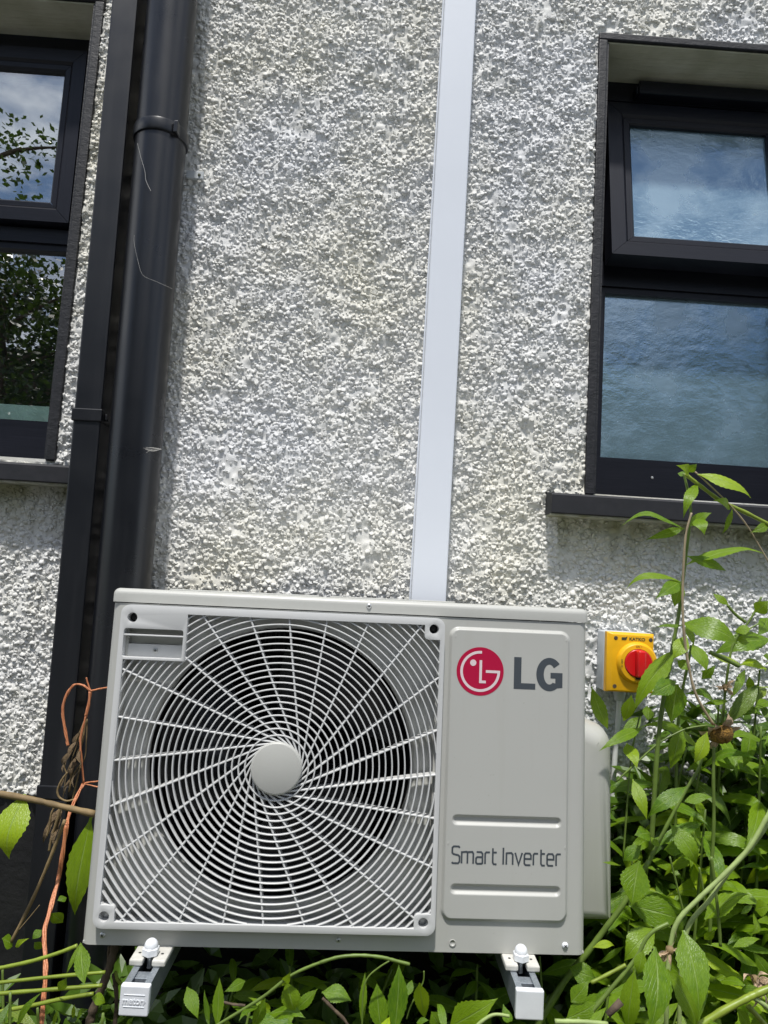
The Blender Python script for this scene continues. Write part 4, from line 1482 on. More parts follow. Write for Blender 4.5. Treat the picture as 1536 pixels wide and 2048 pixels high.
# ------------------------------------------------------------------ plants
LEAVES = [
 ('tall', (0.5822,-0.3153,1.235), (0.6623,-0.3446,1.1934), 0.0298, 1, (0,-0.75,0.6)),
 ('tall', (0.5679,-0.3121,1.2359), (0.5338,-0.3386,1.2438), 0.0195, 2, (0,-1,0.15)),
 ('tall', (0.5622,-0.3187,1.2371), (0.5735,-0.3316,1.2501), 0.0142, 1, (0,-1,0.15)),
 ('tall', (0.5687,-0.3016,1.2349), (0.5568,-0.2926,1.2382), 0.0131, 0, (0,-0.75,0.6)),
 ('tall', (0.5874,-0.3047,1.2198), (0.5527,-0.3275,1.1525), 0.0196, 2, (-0.55,-0.75,0.3)),
 ('tall', (0.5734,-0.3093,1.1424), (0.6026,-0.329,1.1657), 0.022, 1, (0,-0.75,0.6)),
 ('tall', (0.5815,-0.3165,1.1553), (0.5823,-0.3457,1.1237), 0.0232, 2, (0,-1,0.15)),
 ('tall', (0.5601,-0.3157,1.1346), (0.4557,-0.2997,1.1372), 0.0244, 2, (0,-0.35,0.95)),
 ('tall', (0.5656,-0.3034,1.1385), (0.5004,-0.2941,1.1142), 0.0156, 1, (0,-1,0.15)),
 ('tall', (0.5709,-0.304,1.0739), (0.695,-0.3284,1.0999), 0.0297, 1, (0,-0.35,0.95)),
 ('tall', (0.567,-0.3138,1.0888), (0.637,-0.3143,1.0661), 0.018, 1, (0,-1,0.15)),
 ('tall', (0.5625,-0.3054,1.0425), (0.4675,-0.2934,1.0239), 0.0193, 2, (0,-0.35,0.95)),
 ('tall', (0.5612,-0.3024,1.0437), (0.504,-0.3326,1.0102), 0.0245, 1, (0,-0.75,0.6)),
 ('tall', (0.5627,-0.3079,1.04), (0.5501,-0.3059,0.9983), 0.0218, 1, (-0.55,-0.75,0.3)),
 ('tall', (0.5618,-0.3099,0.9675), (0.5053,-0.3351,0.9633), 0.0087, 0, (0,-0.35,0.95)),
 ('tall', (0.5615,-0.3105,0.9721), (0.6451,-0.3406,0.941), 0.042, 2, (0,-0.75,0.6)),
 ('tall', (0.5561,-0.3013,0.9261), (0.4889,-0.2887,0.8113), 0.0345, 1, (-0.55,-0.75,0.3)),
 ('tall', (0.5537,-0.309,0.8717), (0.5008,-0.3275,0.8468), 0.0291, 1, (0,-0.75,0.6)),
 ('tall', (0.5595,-0.3018,0.8661), (0.5477,-0.3053,0.799), 0.0394, 0, (0,-1,0.15)),
 ('tall', (0.6524,-0.3024,1.1794), (0.6391,-0.2907,1.1335), 0.0118, 1, (0,-1,0.15)),
 ('tall', (0.6446,-0.3098,1.1768), (0.607,-0.3221,1.1887), 0.0195, 2, (0,-0.75,0.6)),
 ('tall', (0.7141,-0.308,1.1539), (0.6752,-0.3193,1.1363), 0.0156, 1, (0,-1,0.15)),
 ('tall', (0.5667,-0.3168,0.9507), (0.5365,-0.335,0.9109), 0.0253, 1, (0,-0.75,0.6)),
 ('lean', (0.4711,-0.3375,0.7109), (0.4839,-0.3701,0.6563), 0.0205, 1, (0,-1,0.15)),
 ('lean', (0.5477,-0.3681,0.7112), (0.485,-0.3687,0.6596), 0.0238, 2, (0,-0.75,0.6)),
 ('lean', (0.5485,-0.3588,0.6846), (0.593,-0.3644,0.696), 0.0182, 1, (0,-0.35,0.95)),
 ('lean', (0.5294,-0.3512,0.647), (0.5663,-0.3673,0.5898), 0.0297, 2, (0,-0.75,0.6)),
 ('lean', (0.5296,-0.3301,0.599), (0.5606,-0.3544,0.6038), 0.0253, 2, (0,-0.75,0.6)),
 ('lean', (0.4959,-0.3535,0.6313), (0.4608,-0.3773,0.634), 0.0239, 1, (0,-0.75,0.6)),
 ('lean', (0.5016,-0.3447,0.6222), (0.5071,-0.3645,0.6133), 0.0106, 0, (0,-1,0.15)),
 ('lean', (0.481,-0.3558,0.6121), (0.4543,-0.3497,0.5839), 0.0219, 1, (0,-0.75,0.6)),
 ('lean', (0.5854,-0.3572,0.7982), (0.5627,-0.3615,0.7473), 0.0222, 1, (0,-1,0.15)),
 ('lean', (0.4565,-0.3338,0.5715), (0.4151,-0.3633,0.5852), 0.0062, 0, (0,-0.35,0.95)),
 ('lean', (0.4733,-0.3675,0.5923), (0.4545,-0.3899,0.5328), 0.046, 0, (0,-1,0.15)),
 ('lean', (0.4696,-0.3394,0.5116), (0.5508,-0.3405,0.4944), 0.0436, 2, (0,-0.75,0.6)),
 ('lean', (0.5044,-0.3605,0.4869), (0.4494,-0.3773,0.4433), 0.0374, 2, (-0.55,-0.75,0.3)),
 ('lean', (0.3672,-0.3629,0.4231), (0.4069,-0.3727,0.4141), 0.0296, 2, (0,-0.75,0.6)),
 ('lean', (0.4027,-0.3683,0.4575), (0.4379,-0.3649,0.4595), 0.0127, 2, (0,-0.35,0.95)),
 ('lean', (0.4645,-0.3342,0.4459), (0.4264,-0.3167,0.4064), 0.0087, 0, (0,-1,0.15)),
 ('upper', (0.7037,-0.1933,1.0075), (0.6816,-0.1755,1.0282), 0.0139, 1, (0,-1,0.15)),
 ('upper', (0.7361,-0.2291,0.9975), (0.7494,-0.2482,1.0205), 0.0262, 1, (0,-0.75,0.6)),
 ('upper', (0.7924,-0.1817,0.9474), (0.6827,-0.1741,0.9092), 0.0406, 2, (0,-0.75,0.6)),
 ('upper', (0.7188,-0.2095,0.8975), (0.7752,-0.1926,0.8846), 0.033, 2, (0,-0.35,0.95)),
 ('upper', (0.7403,-0.199,0.8768), (0.7478,-0.189,0.8399), 0.0159, 1, (0,-1,0.15)),
 ('upper', (0.7246,-0.2153,0.8899), (0.6827,-0.2398,0.8347), 0.0144, 1, (0,-1,0.15)),
 ('upper', (0.6572,-0.2078,0.9155), (0.7094,-0.2353,0.8978), 0.0154, 0, (0,-0.75,0.6)),
 ('upper', (0.7375,-0.2109,0.9662), (0.7157,-0.193,0.9571), 0.0199, 1, (0,-0.75,0.6)),
 ('upper', (0.7686,-0.2134,0.9878), (0.7282,-0.2479,0.9531), 0.0243, 1, (0,-0.75,0.6)),
 ('upper', (0.69,-0.2278,0.8332), (0.6267,-0.2534,0.8255), 0.0119, 0, (0,-0.35,0.95)),
 ('upper', (0.7698,-0.1908,0.8196), (0.7084,-0.2059,0.7995), 0.0155, 1, (0,-0.75,0.6)),
 ('upper', (0.7691,-0.2155,0.8345), (0.7263,-0.2451,0.8245), 0.0174, 1, (0,-0.75,0.6)),
 ('upper', (0.7931,-0.1809,0.9074), (0.7705,-0.1926,0.9161), 0.018, 1, (0,-0.75,0.6)),
 ('mid', (0.5953,-0.2596,0.94), (0.5533,-0.2913,0.9055), 0.0201, 1, (0,-1,0.15)),
 ('mid', (0.6004,-0.2672,0.9347), (0.6141,-0.293,0.8889), 0.0295, 1, (0,-1,0.15)),
 ('mid', (0.6012,-0.2362,0.9662), (0.6057,-0.2629,0.9304), 0.013, 1, (0,-1,0.15)),
 ('mid', (0.5835,-0.268,0.788), (0.5595,-0.276,0.7151), 0.027, 1, (0,-1,0.15)),
 ('mid', (0.6493,-0.2575,0.7344), (0.7486,-0.2377,0.6907), 0.0198, 1, (0,-0.35,0.95)),
 ('mid', (0.7099,-0.2639,0.788), (0.6936,-0.2698,0.7237), 0.0251, 1, (0,-1,0.15)),
 ('mid', (0.5356,-0.2313,0.8167), (0.5323,-0.2438,0.7916), 0.0225, 0, (0,-1,0.15)),
 ('mid', (0.5295,-0.2206,0.7945), (0.484,-0.2293,0.7528), 0.0205, 1, (0,-0.75,0.6)),
 ('mid', (0.6228,-0.2579,0.8726), (0.6419,-0.2703,0.9001), 0.0148, 1, (0,-0.75,0.6)),
 ('mid', (0.5729,-0.2682,0.9041), (0.5931,-0.28,0.8881), 0.021, 1, (0,-0.75,0.6)),
 ('mid', (0.6206,-0.2576,0.887), (0.649,-0.2437,0.8722), 0.0148, 1, (0,-0.75,0.6)),
 ('side', (0.4197,-0.27,0.8494), (0.4585,-0.25,0.7723), 0.025, 0, (-0.55,-0.75,0.3)),
 ('side', (0.5126,-0.27,0.7835), (0.4225,-0.31,0.7469), 0.0197, 1, (0,-0.75,0.6)),
 ('side', (0.4913,-0.27,0.8381), (0.4852,-0.25,0.7892), 0.025, 1, (0,-1,0.15)),
 ('side', (0.4851,-0.27,0.7547), (0.4893,-0.31,0.721), 0.0248, 1, (0,-1,0.15)),
 ('bundle', (0.5614,-0.4068,0.5247), (0.6267,-0.4143,0.5684), 0.0329, 1, (0,-0.35,0.95)),
 ('bundle', (0.6226,-0.4387,0.5555), (0.6348,-0.4597,0.569), 0.0221, 1, (0,-0.75,0.6)),
 ('bundle', (0.6243,-0.4303,0.548), (0.6065,-0.4539,0.5266), 0.0192, 2, (0,-1,0.15)),
 ('bundle', (0.6234,-0.4307,0.4927), (0.6575,-0.4179,0.4477), 0.0171, 1, (0,-1,0.15)),
 ('bundle', (0.5724,-0.4343,0.4505), (0.5952,-0.4665,0.4595), 0.0189, 1, (0,-0.35,0.95)),
 ('bundle', (0.5918,-0.4029,0.5817), (0.613,-0.4068,0.5686), 0.0125, 1, (0,-0.35,0.95)),
 ('bundle', (0.565,-0.4004,0.4926), (0.575,-0.4132,0.5147), 0.0124, 1, (0,-1,0.15)),
 ('bundle', (0.607,-0.404,0.4846), (0.6512,-0.403,0.498), 0.0144, 1, (0,-0.35,0.95)),
 ('bundle', (0.6166,-0.4084,0.536), (0.6386,-0.4024,0.5482), 0.0082, 0, (0,-1,0.15)),
 ('big', (0.4379,-0.5202,0.5339), (0.4113,-0.5702,0.4527), 0.0396, 1, (0,-1,0.15)),
 ('big', (0.471,-0.5322,0.563), (0.4699,-0.5822,0.481), 0.0411, 1, (0,-1,0.15)),
 ('big', (0.4065,-0.5287,0.5063), (0.4072,-0.5156,0.4185), 0.0264, 1, (-0.55,-0.75,0.3)),
 ('big', (0.4605,-0.508,0.4991), (0.5078,-0.4922,0.4109), 0.0335, 1, (0.55,-0.75,0.3)),
 ('big', (0.4194,-0.5249,0.531), (0.4132,-0.5238,0.499), 0.0165, 1, (-0.55,-0.75,0.3)),
 ('big', (0.3265,-0.511,0.4518), (0.3507,-0.5107,0.4805), 0.0211, 1, (0,-0.75,0.6)),
 ('big', (0.3209,-0.5106,0.4297), (0.3643,-0.5165,0.4574), 0.0248, 1, (0,-0.75,0.6)),
 ('big', (0.3583,-0.5154,0.4556), (0.3827,-0.5126,0.4778), 0.011, 1, (0,-0.75,0.6)),
 ('big', (0.3768,-0.527,0.4442), (0.4051,-0.5112,0.4192), 0.029, 1, (0,-0.35,0.95)),
 ('front', (0.5364,-0.55,0.4764), (0.5607,-0.5324,0.4371), 0.016, 1, (0,-1,0.15)),
 ('front', (0.515,-0.55,0.4604), (0.4787,-0.5809,0.4541), 0.0213, 1, (0,-0.75,0.6)),
 ('front', (0.5686,-0.55,0.5014), (0.5515,-0.5316,0.489), 0.0107, 1, (0,-0.75,0.6)),
 ('front', (0.5724,-0.55,0.4731), (0.5681,-0.5321,0.4373), 0.0196, 1, (0,-1,0.15)),
 ('arch', (-0.0659,-0.51,0.4598), (-0.0523,-0.5082,0.4212), 0.0254, 1, (0,-1,0.15)),
 ('arch', (-0.1015,-0.51,0.4271), (-0.1224,-0.5426,0.4244), 0.016, 1, (-0.55,-0.75,0.3)),
 ('arch', (-0.0937,-0.51,0.4362), (-0.1085,-0.4956,0.3914), 0.0161, 1, (0,-1,0.15)),
 ('arch', (-0.0714,-0.51,0.4539), (-0.0598,-0.538,0.4866), 0.0102, 0, (0,-1,0.15)),
 ('arch', (-0.0979,-0.51,0.4352), (-0.0894,-0.4917,0.4126), 0.0135, 1, (0,-1,0.15)),
 ('spear', (-0.1748,-0.4533,0.3603), (-0.1903,-0.4333,0.4026), 0.0097, 0, (-0.55,-0.75,0.3)),
 ('spear', (-0.1612,-0.4776,0.3752), (-0.1664,-0.4576,0.4335), 0.0156, 0, (0.55,-0.75,0.3)),
 ('spear', (0.0882,-0.4733,0.3774), (0.0909,-0.4533,0.4609), 0.0289, 0, (0,-1,0.15)),
 ('spear', (0.0718,-0.4546,0.3656), (0.0613,-0.4346,0.4241), 0.0267, 0, (0,-0.75,0.6)),
 ('spear', (0.1219,-0.4572,0.439), (0.1346,-0.4372,0.3781), 0.0215, 0, (0,-1,0.15)),
 ('spear', (0.0428,-0.4501,0.3717), (0.0432,-0.4301,0.4365), 0.0107, 0, (0,-1,0.15)),
 ('spear', (0.1055,-0.4429,0.411), (0.1142,-0.4229,0.4247), 0.0109, 0, (0,-1,0.15)),
 ('oval', (0.1609,-0.5113,0.4128), (0.2181,-0.5461,0.4712), 0.0364, 1, (0,-0.75,0.6)),
 ('oval', (0.2387,-0.4831,0.4293), (0.2423,-0.5174,0.428), 0.0131, 2, (0,-1,0.15)),
 ('oval', (-0.0895,-0.4849,0.4022), (-0.0371,-0.5136,0.4165), 0.0242, 1, (0,-0.35,0.95)),
 ('oval', (-0.0237,-0.4876,0.4401), (-0.0526,-0.4795,0.4054), 0.0147, 1, (0,-0.75,0.6)),
 ('oval', (-0.0174,-0.4849,0.4348), (0.0249,-0.4896,0.4272), 0.026, 1, (0,-0.35,0.95)),
 ('oval', (-0.1257,-0.4849,0.4445), (-0.1501,-0.5088,0.4416), 0.0139, 1, (0,-0.75,0.6)),
 ('oval', (-0.2042,-0.4931,0.4371), (-0.1821,-0.51,0.4059), 0.0189, 0, (0.55,-0.75,0.3)),
 ('oval', (0.1378,-0.4843,0.4156), (0.1501,-0.4768,0.3938), 0.0191, 1, (0,-0.75,0.6)),
 ('oval', (0.116,-0.5011,0.4096), (0.1322,-0.5072,0.4171), 0.0102, 1, (0,-0.35,0.95)),
 ('lstem', (-0.3635,-0.4689,0.475), (-0.3415,-0.5021,0.4378), 0.0237, 0, (0,-1,0.15)),
 ('lstem', (-0.4527,-0.4462,0.3451), (-0.4171,-0.4543,0.3996), 0.0119, 1, (0,-0.75,0.6)),
 ('lstem', (-0.4831,-0.4354,0.3416), (-0.4649,-0.437,0.3667), 0.0106, 1, (0,-0.75,0.6)),
 ('lstem', (-0.3659,-0.4644,0.4741), (-0.3766,-0.4795,0.4386), 0.0062, 1, (0,-1,0.15)),
 ('lstem', (-0.4037,-0.4393,0.3432), (-0.3951,-0.4455,0.3726), 0.006, 0, (0,-1,0.15)),
 ('lstem', (-0.3413,-0.4696,0.4038), (-0.3251,-0.4585,0.3915), 0.0162, 1, (0,-0.35,0.95)),
 ('lstem', (-0.3698,-0.4369,0.3533), (-0.3435,-0.4672,0.3872), 0.0136, 1, (0,-0.75,0.6)),
 ('lstem', (-0.2956,-0.4483,0.3562), (-0.2812,-0.4623,0.3775), 0.006, 0, (0,-0.75,0.6)),
 ('lstem', (-0.4004,-0.4385,0.394), (-0.3837,-0.4564,0.4213), 0.0136, 0, (0,-1,0.15)),
 ('lstem', (-0.3678,-0.4607,0.3699), (-0.3647,-0.4689,0.3941), 0.0059, 0, (0,-1,0.15)),
 ('lstem', (-0.4787,-0.4313,0.338), (-0.4431,-0.4611,0.3639), 0.0091, 1, (0,-0.35,0.95)),
 ('lleaf', (-0.5264,-0.33,0.6322), (-0.5278,-0.3587,0.5408), 0.0507, 2, (0,-1,0.15)),
 ('lleaf', (-0.4159,-0.33,0.6008), (-0.4259,-0.3308,0.4491), 0.0408, 1, (0,-1,0.15)),
 ('lleaf', (-0.4654,-0.33,0.4493), (-0.4491,-0.3163,0.4295), 0.0201, 0, (0,-1,0.15)),
 ('lleaf', (-0.4768,-0.33,0.4233), (-0.4873,-0.3368,0.4117), 0.0134, 1, (0,-0.75,0.6)),
 ('lleaf', (-0.4422,-0.33,0.4745), (-0.4524,-0.3411,0.4739), 0.0135, 1, (0,-0.35,0.95)),
 ('lleaf', (-0.5381,-0.33,0.4076), (-0.5255,-0.3178,0.3896), 0.0267, 1, (0,-0.35,0.95)),
 ('lleaf', (-0.4863,-0.33,0.4038), (-0.4768,-0.3223,0.3909), 0.0117, 1, (0,-0.75,0.6)),
 ('lleaf', (-0.5153,-0.33,0.396), (-0.4822,-0.3613,0.4252), 0.01, 1, (0,-0.75,0.6)),
 ('dry', (-0.4886,-0.2159,0.7122), (-0.5046,-0.1978,0.6815), 0.0053, 2, (0,-1,0.15)),
 ('dry', (-0.494,-0.2173,0.6941), (-0.4956,-0.2451,0.6686), 0.0079, 2, (0,-1,0.15)),
 ('dry', (-0.4988,-0.2151,0.6805), (-0.5205,-0.1951,0.6448), 0.0092, 2, (0,-1,0.15)),
 ('dry', (-0.488,-0.209,0.6797), (-0.4717,-0.2375,0.6567), 0.008, 2, (-0.55,-0.75,0.3)),
 ('dry', (-0.4953,-0.2069,0.6659), (-0.4999,-0.2121,0.6284), 0.0093, 2, (0,-1,0.15)),
 ('dry', (-0.5196,-0.1891,0.6499), (-0.5189,-0.199,0.6316), 0.0081, 2, (-0.55,-0.75,0.3)),
 ('dry', (-0.4842,-0.2156,0.6429), (-0.4777,-0.2446,0.6183), 0.0079, 2, (-0.55,-0.75,0.3)),
 ('dry', (-0.5029,-0.2042,0.6261), (-0.505,-0.2105,0.5957), 0.0066, 2, (-0.55,-0.75,0.3)),
 ('dry', (-0.5169,-0.196,0.6258), (-0.5262,-0.1928,0.6011), 0.0053, 2, (0,-1,0.15)),
 ('dry', (-0.5233,-0.1853,0.568), (-0.5248,-0.2122,0.5432), 0.0107, 2, (0.55,-0.75,0.3)),
 ('dry', (-0.528,-0.1918,0.5633), (-0.5301,-0.2164,0.5368), 0.0093, 2, (0,-1,0.15)),
 ('dry', (-0.5085,-0.2115,0.5704), (-0.5128,-0.2069,0.5307), 0.0105, 2, (-0.55,-0.75,0.3)),
 ('dry', (-0.5324,-0.1889,0.5557), (-0.545,-0.193,0.5052), 0.0093, 2, (0,-1,0.15)),
 ('dry', (-0.5168,-0.2017,0.5478), (-0.5122,-0.2246,0.5118), 0.0119, 2, (0,-1,0.15)),
 ('dry', (-0.4982,-0.2034,0.6545), (-0.4963,-0.2315,0.6463), 0.0093, 2, (0.55,-0.75,0.3)),
]
STEMS = [
 ('tall', 'stem', 'stem', 0.00224, 0.00423, [(0.5646,-0.3,1.2376),(0.5726,-0.3,1.2063),(0.5785,-0.3,1.1671),(0.5736,-0.3,1.1144),(0.5669,-0.3,1.0492),(0.5618,-0.3,0.9975),(0.5537,-0.3,0.9461),(0.5456,-0.3,0.8952),(0.5353,-0.3,0.832),(0.5269,-0.3,0.7451),(0.5202,-0.3,0.5873)]),
 ('tall', 'stem', 'stemy', 0.00337, 0.00389, [(0.5628,-0.31,1.2346),(0.5889,-0.31,1.2165),(0.6286,-0.31,1.1902),(0.6761,-0.31,1.1709),(0.734,-0.31,1.1445)]),
 ('tall', 'stem', 'stalk', 0.00128, 0.00128, [(0.5783,-0.315,1.2388),(0.6128,-0.315,1.2095),(0.6472,-0.315,1.1777),(0.6762,-0.315,1.1432),(0.7131,-0.315,1.0835)]),
 ('flower', 'stalk', 'stalk', 0.00185, 0.00246, [(0.564,-0.335,1.1627),(0.5547,-0.335,1.124),(0.5517,-0.335,1.0732),(0.5508,-0.335,1.023),(0.552,-0.335,0.9858),(0.5552,-0.335,0.9489),(0.5635,-0.335,0.9003),(0.5776,-0.335,0.8523),(0.607,-0.335,0.8068)]),
 ('flower', 'stalk', 'stem', 0.00267, 0.00286, [(0.6059,-0.34,0.771),(0.6056,-0.34,0.7197),(0.6072,-0.34,0.6727),(0.6069,-0.34,0.626),(0.6047,-0.34,0.574),(0.6033,-0.34,0.4607)]),
 ('lean', 'stem', 'stem', 0.00211, 0.00346, [(0.592,-0.34,0.7798),(0.5817,-0.34,0.7374),(0.5607,-0.34,0.7003),(0.5341,-0.34,0.6502),(0.5154,-0.34,0.612),(0.4987,-0.34,0.5779)]),
 ('lean', 'stem', 'stem', 0.00363, 0.00555, [(0.5007,-0.34,0.5834),(0.4637,-0.34,0.5189),(0.4342,-0.34,0.4781),(0.4027,-0.34,0.4355),(0.3653,-0.34,0.3869),(0.3246,-0.34,0.3186)]),
 ('lean', 'stem', 'stem', 0.00161, 0.00161, [(0.6141,-0.3,0.799),(0.5895,-0.3,0.7943),(0.5692,-0.3,0.7876),(0.5288,-0.3,0.7637),(0.4949,-0.3,0.7324),(0.4573,-0.3,0.6962)]),
 ('upper', 'stem', 'stem', 0.00195, 0.0026, [(0.7634,-0.2,1.0268),(0.7478,-0.2,0.9926),(0.73,-0.2,0.965),(0.7122,-0.2,0.9398),(0.7015,-0.2,0.8954),(0.6915,-0.2,0.7953),(0.6826,-0.2,0.6253)]),
 ('upper', 'stem', 'stem', 0.0029, 0.0029, [(0.698,-0.2,1.0074),(0.714,-0.2,0.9906),(0.7332,-0.2,0.9774)]),
 ('upper', 'stem', 'stem', 0.00155, 0.00155, [(0.7614,-0.2,0.9779),(0.7412,-0.2,0.9657),(0.7122,-0.2,0.9442)]),
 ('mid', 'stem', 'stem', 0.00229, 0.00292, [(0.6109,-0.24,0.9308),(0.607,-0.24,0.9031),(0.5952,-0.24,0.8392),(0.5881,-0.24,0.7557),(0.588,-0.24,0.5323)]),
 ('mid', 'stem', 'stem', 0.00386, 0.00386, [(0.6458,-0.24,0.9201),(0.6698,-0.24,0.9109),(0.7004,-0.24,0.8978)]),
 ('side', 'stem', 'stem', 0.00166, 0.00166, [(0.484,-0.27,0.5582),(0.4923,-0.27,0.7168),(0.4975,-0.27,0.7573),(0.5069,-0.27,0.8023)]),
 ('bundle', 'stem', 'stemp', 0.00347, 0.00347, [(0.6438,-0.45,0.715),(0.6317,-0.45,0.6911),(0.6056,-0.45,0.6473),(0.5656,-0.45,0.605),(0.528,-0.45,0.569),(0.5024,-0.45,0.5413),(0.4911,-0.45,0.5089),(0.4864,-0.45,0.4455),(0.4857,-0.45,0.282)]),
 ('bundle', 'stem', 'stemp', 0.00331, 0.00331, [(0.6549,-0.438,0.71),(0.6426,-0.438,0.6839),(0.6142,-0.438,0.6434),(0.5859,-0.438,0.6129),(0.5539,-0.438,0.5671),(0.5202,-0.438,0.5216),(0.5116,-0.438,0.4403),(0.5106,-0.438,0.2749)]),
 ('bundle', 'stem', 'stem', 0.00161, 0.00161, [(0.5408,-0.43,0.6095),(0.5474,-0.43,0.5788),(0.5519,-0.43,0.5482)]),
 ('bundle', 'stem', 'stem', 0.00142, 0.00142, [(0.4999,-0.42,0.6193),(0.5109,-0.42,0.5807),(0.523,-0.42,0.5385)]),
 ('bundle', 'stem', 'stem', 0.00243, 0.00243, [(0.564,-0.42,0.6225),(0.5708,-0.42,0.5797),(0.5765,-0.42,0.5334),(0.5801,-0.42,0.493)]),
 ('big', 'stem', 'stem', 0.0027, 0.0027, [(0.4559,-0.52,0.5653),(0.4375,-0.52,0.5557),(0.4248,-0.52,0.5428),(0.4141,-0.52,0.5213),(0.398,-0.52,0.4997),(0.3783,-0.52,0.4764),(0.3464,-0.52,0.4371),(0.3254,-0.52,0.4072),(0.321,-0.52,0.3229)]),
 ('big', 'stem', 'stemy', 0.00238, 0.00238, [(0.3978,-0.52,0.5084),(0.3741,-0.52,0.4952),(0.3505,-0.52,0.4828)]),
 ('front', 'stem', 'stemy', 0.00477, 0.00477, [(0.4817,-0.56,0.4564),(0.5133,-0.56,0.4768),(0.5452,-0.56,0.494),(0.5586,-0.56,0.5005),(0.5773,-0.56,0.5088)]),
 ('front', 'stem', 'stemp', 0.00299, 0.00299, [(0.5488,-0.56,0.4975),(0.5631,-0.56,0.4899),(0.5774,-0.56,0.4806)]),
 ('front', 'stem', 'stemy', 0.00355, 0.00355, [(0.5517,-0.55,0.4788),(0.5671,-0.55,0.4645),(0.5833,-0.55,0.4485)]),
 ('front', 'stem', 'stemp', 0.00285, 0.00285, [(0.2796,-0.6,0.4762),(0.315,-0.6,0.4773),(0.3463,-0.6,0.476)]),
 ('stub', 'stem', 'bark', 0.00421, 0.00421, [(0.3603,-0.56,0.4649),(0.3775,-0.56,0.4821)]),
 ('arch', 'stem', 'stem', 0.00202, 0.00202, [(-0.1641,-0.52,0.3969),(-0.1516,-0.52,0.407),(-0.0978,-0.52,0.4423),(-0.0631,-0.52,0.4708),(-0.0356,-0.52,0.4855),(-0.0093,-0.52,0.4959)]),
 ('arch', 'stem', 'stem', 0.0022, 0.0022, [(-0.0217,-0.52,0.4913),(0.0031,-0.52,0.4997),(0.0332,-0.52,0.5033),(0.0621,-0.52,0.5021),(0.0826,-0.52,0.4983),(0.1006,-0.52,0.4949)]),
 ('spear', 'stem', 'stem', 0.00123, 0.00123, [(0.0762,-0.46,0.4678),(0.0624,-0.46,0.4587),(0.0472,-0.46,0.4445),(0.0414,-0.46,0.4241),(0.0425,-0.46,0.3774),(0.046,-0.46,0.2952)]),
 ('spear', 'stem', 'stem', 0.00112, 0.00112, [(0.1102,-0.41,0.3617),(0.1164,-0.41,0.3829),(0.1316,-0.41,0.4135),(0.1325,-0.41,0.4311)]),
 ('oval', 'stem', 'stemp', 0.00212, 0.00212, [(0.233,-0.55,0.4518),(0.2117,-0.55,0.4524),(0.1926,-0.55,0.44),(0.1801,-0.55,0.4272)]),
 ('oval', 'stem', 'bark', 0.00202, 0.00202, [(-0.1663,-0.42,0.3789),(-0.1496,-0.42,0.3762),(-0.1312,-0.42,0.3753)]),
 ('oval', 'stem', 'bark', 0.00238, 0.00238, [(-0.0176,-0.42,0.391),(0.0,-0.42,0.3762),(0.0175,-0.42,0.3615),(0.0298,-0.42,0.3431)]),
 ('lstem', 'stem', 'stemy', 0.00275, 0.00275, [(-0.4986,-0.4333,0.4153),(-0.4898,-0.4333,0.4178),(-0.4457,-0.4333,0.4293),(-0.4078,-0.4333,0.4426),(-0.3816,-0.4333,0.454)]),
 ('lstem', 'stem', 'stemy', 0.00259, 0.00259, [(-0.4963,-0.4334,0.396),(-0.4875,-0.4334,0.3979),(-0.4133,-0.4334,0.4093),(-0.3371,-0.4334,0.4193)]),
 ('lstem', 'stem', 'stemy', 0.00274, 0.00274, [(-0.4946,-0.4335,0.3812),(-0.4857,-0.4335,0.383),(-0.4114,-0.4335,0.3922),(-0.3398,-0.4335,0.401)]),
 ('lstem', 'stem', 'stemy', 0.00289, 0.00289, [(-0.4917,-0.4336,0.3564),(-0.4829,-0.4336,0.3587),(-0.4346,-0.4336,0.3697),(-0.395,-0.4336,0.3801),(-0.3507,-0.4336,0.3893)]),
 ('lleaf', 'stem', 'straw', 0.00486, 0.00486, [(-0.5783,-0.34,0.6354),(-0.5131,-0.34,0.6279),(-0.4639,-0.34,0.6195),(-0.4065,-0.34,0.61)]),
 ('lleaf', 'stem', 'straw', 0.00283, 0.00283, [(-0.4613,-0.32,0.5913),(-0.4822,-0.32,0.5193),(-0.5037,-0.32,0.4559),(-0.5277,-0.32,0.397)]),
 ('lleaf', 'stem', 'straw', 0.00067, 0.00067, [(-0.4842,-0.33,0.4612),(-0.4972,-0.33,0.443),(-0.5131,-0.33,0.4215)]),
 ('wood', 'stem', 'bark', 0.00619, 0.00619, [(-0.3411,-0.38,0.4408),(-0.3438,-0.38,0.4194),(-0.3504,-0.38,0.3888),(-0.3587,-0.38,0.3613),(-0.3671,-0.38,0.3339),(-0.371,-0.38,0.3099)]),
 ('wood', 'stem', 'bark', 0.00293, 0.00293, [(-0.3573,-0.36,0.4182),(-0.3562,-0.36,0.3997),(-0.3568,-0.36,0.3812)]),
 ('wood', 'stem', 'stemy', 0.0024, 0.0024, [(-0.338,-0.38,0.3924),(-0.3336,-0.38,0.3805),(-0.325,-0.38,0.3734)]),
 ('wood', 'stem', 'bark', 0.00323, 0.00323, [(-0.3469,-0.36,0.3786),(-0.3388,-0.36,0.3452),(-0.3375,-0.36,0.2997)]),
 ('twine', 'stem', 'twine', 0.00198, 0.00198, [(-0.4771,-0.22,0.7836),(-0.4926,-0.22,0.7932),(-0.5083,-0.22,0.7923),(-0.5207,-0.22,0.7721),(-0.5238,-0.22,0.7511),(-0.5198,-0.22,0.7255),(-0.5119,-0.22,0.7002),(-0.5078,-0.22,0.6856)]),
 ('twine', 'stem', 'twine', 0.00106, 0.00106, [(-0.477,-0.22,0.783),(-0.4837,-0.22,0.7963),(-0.4874,-0.22,0.8072)]),
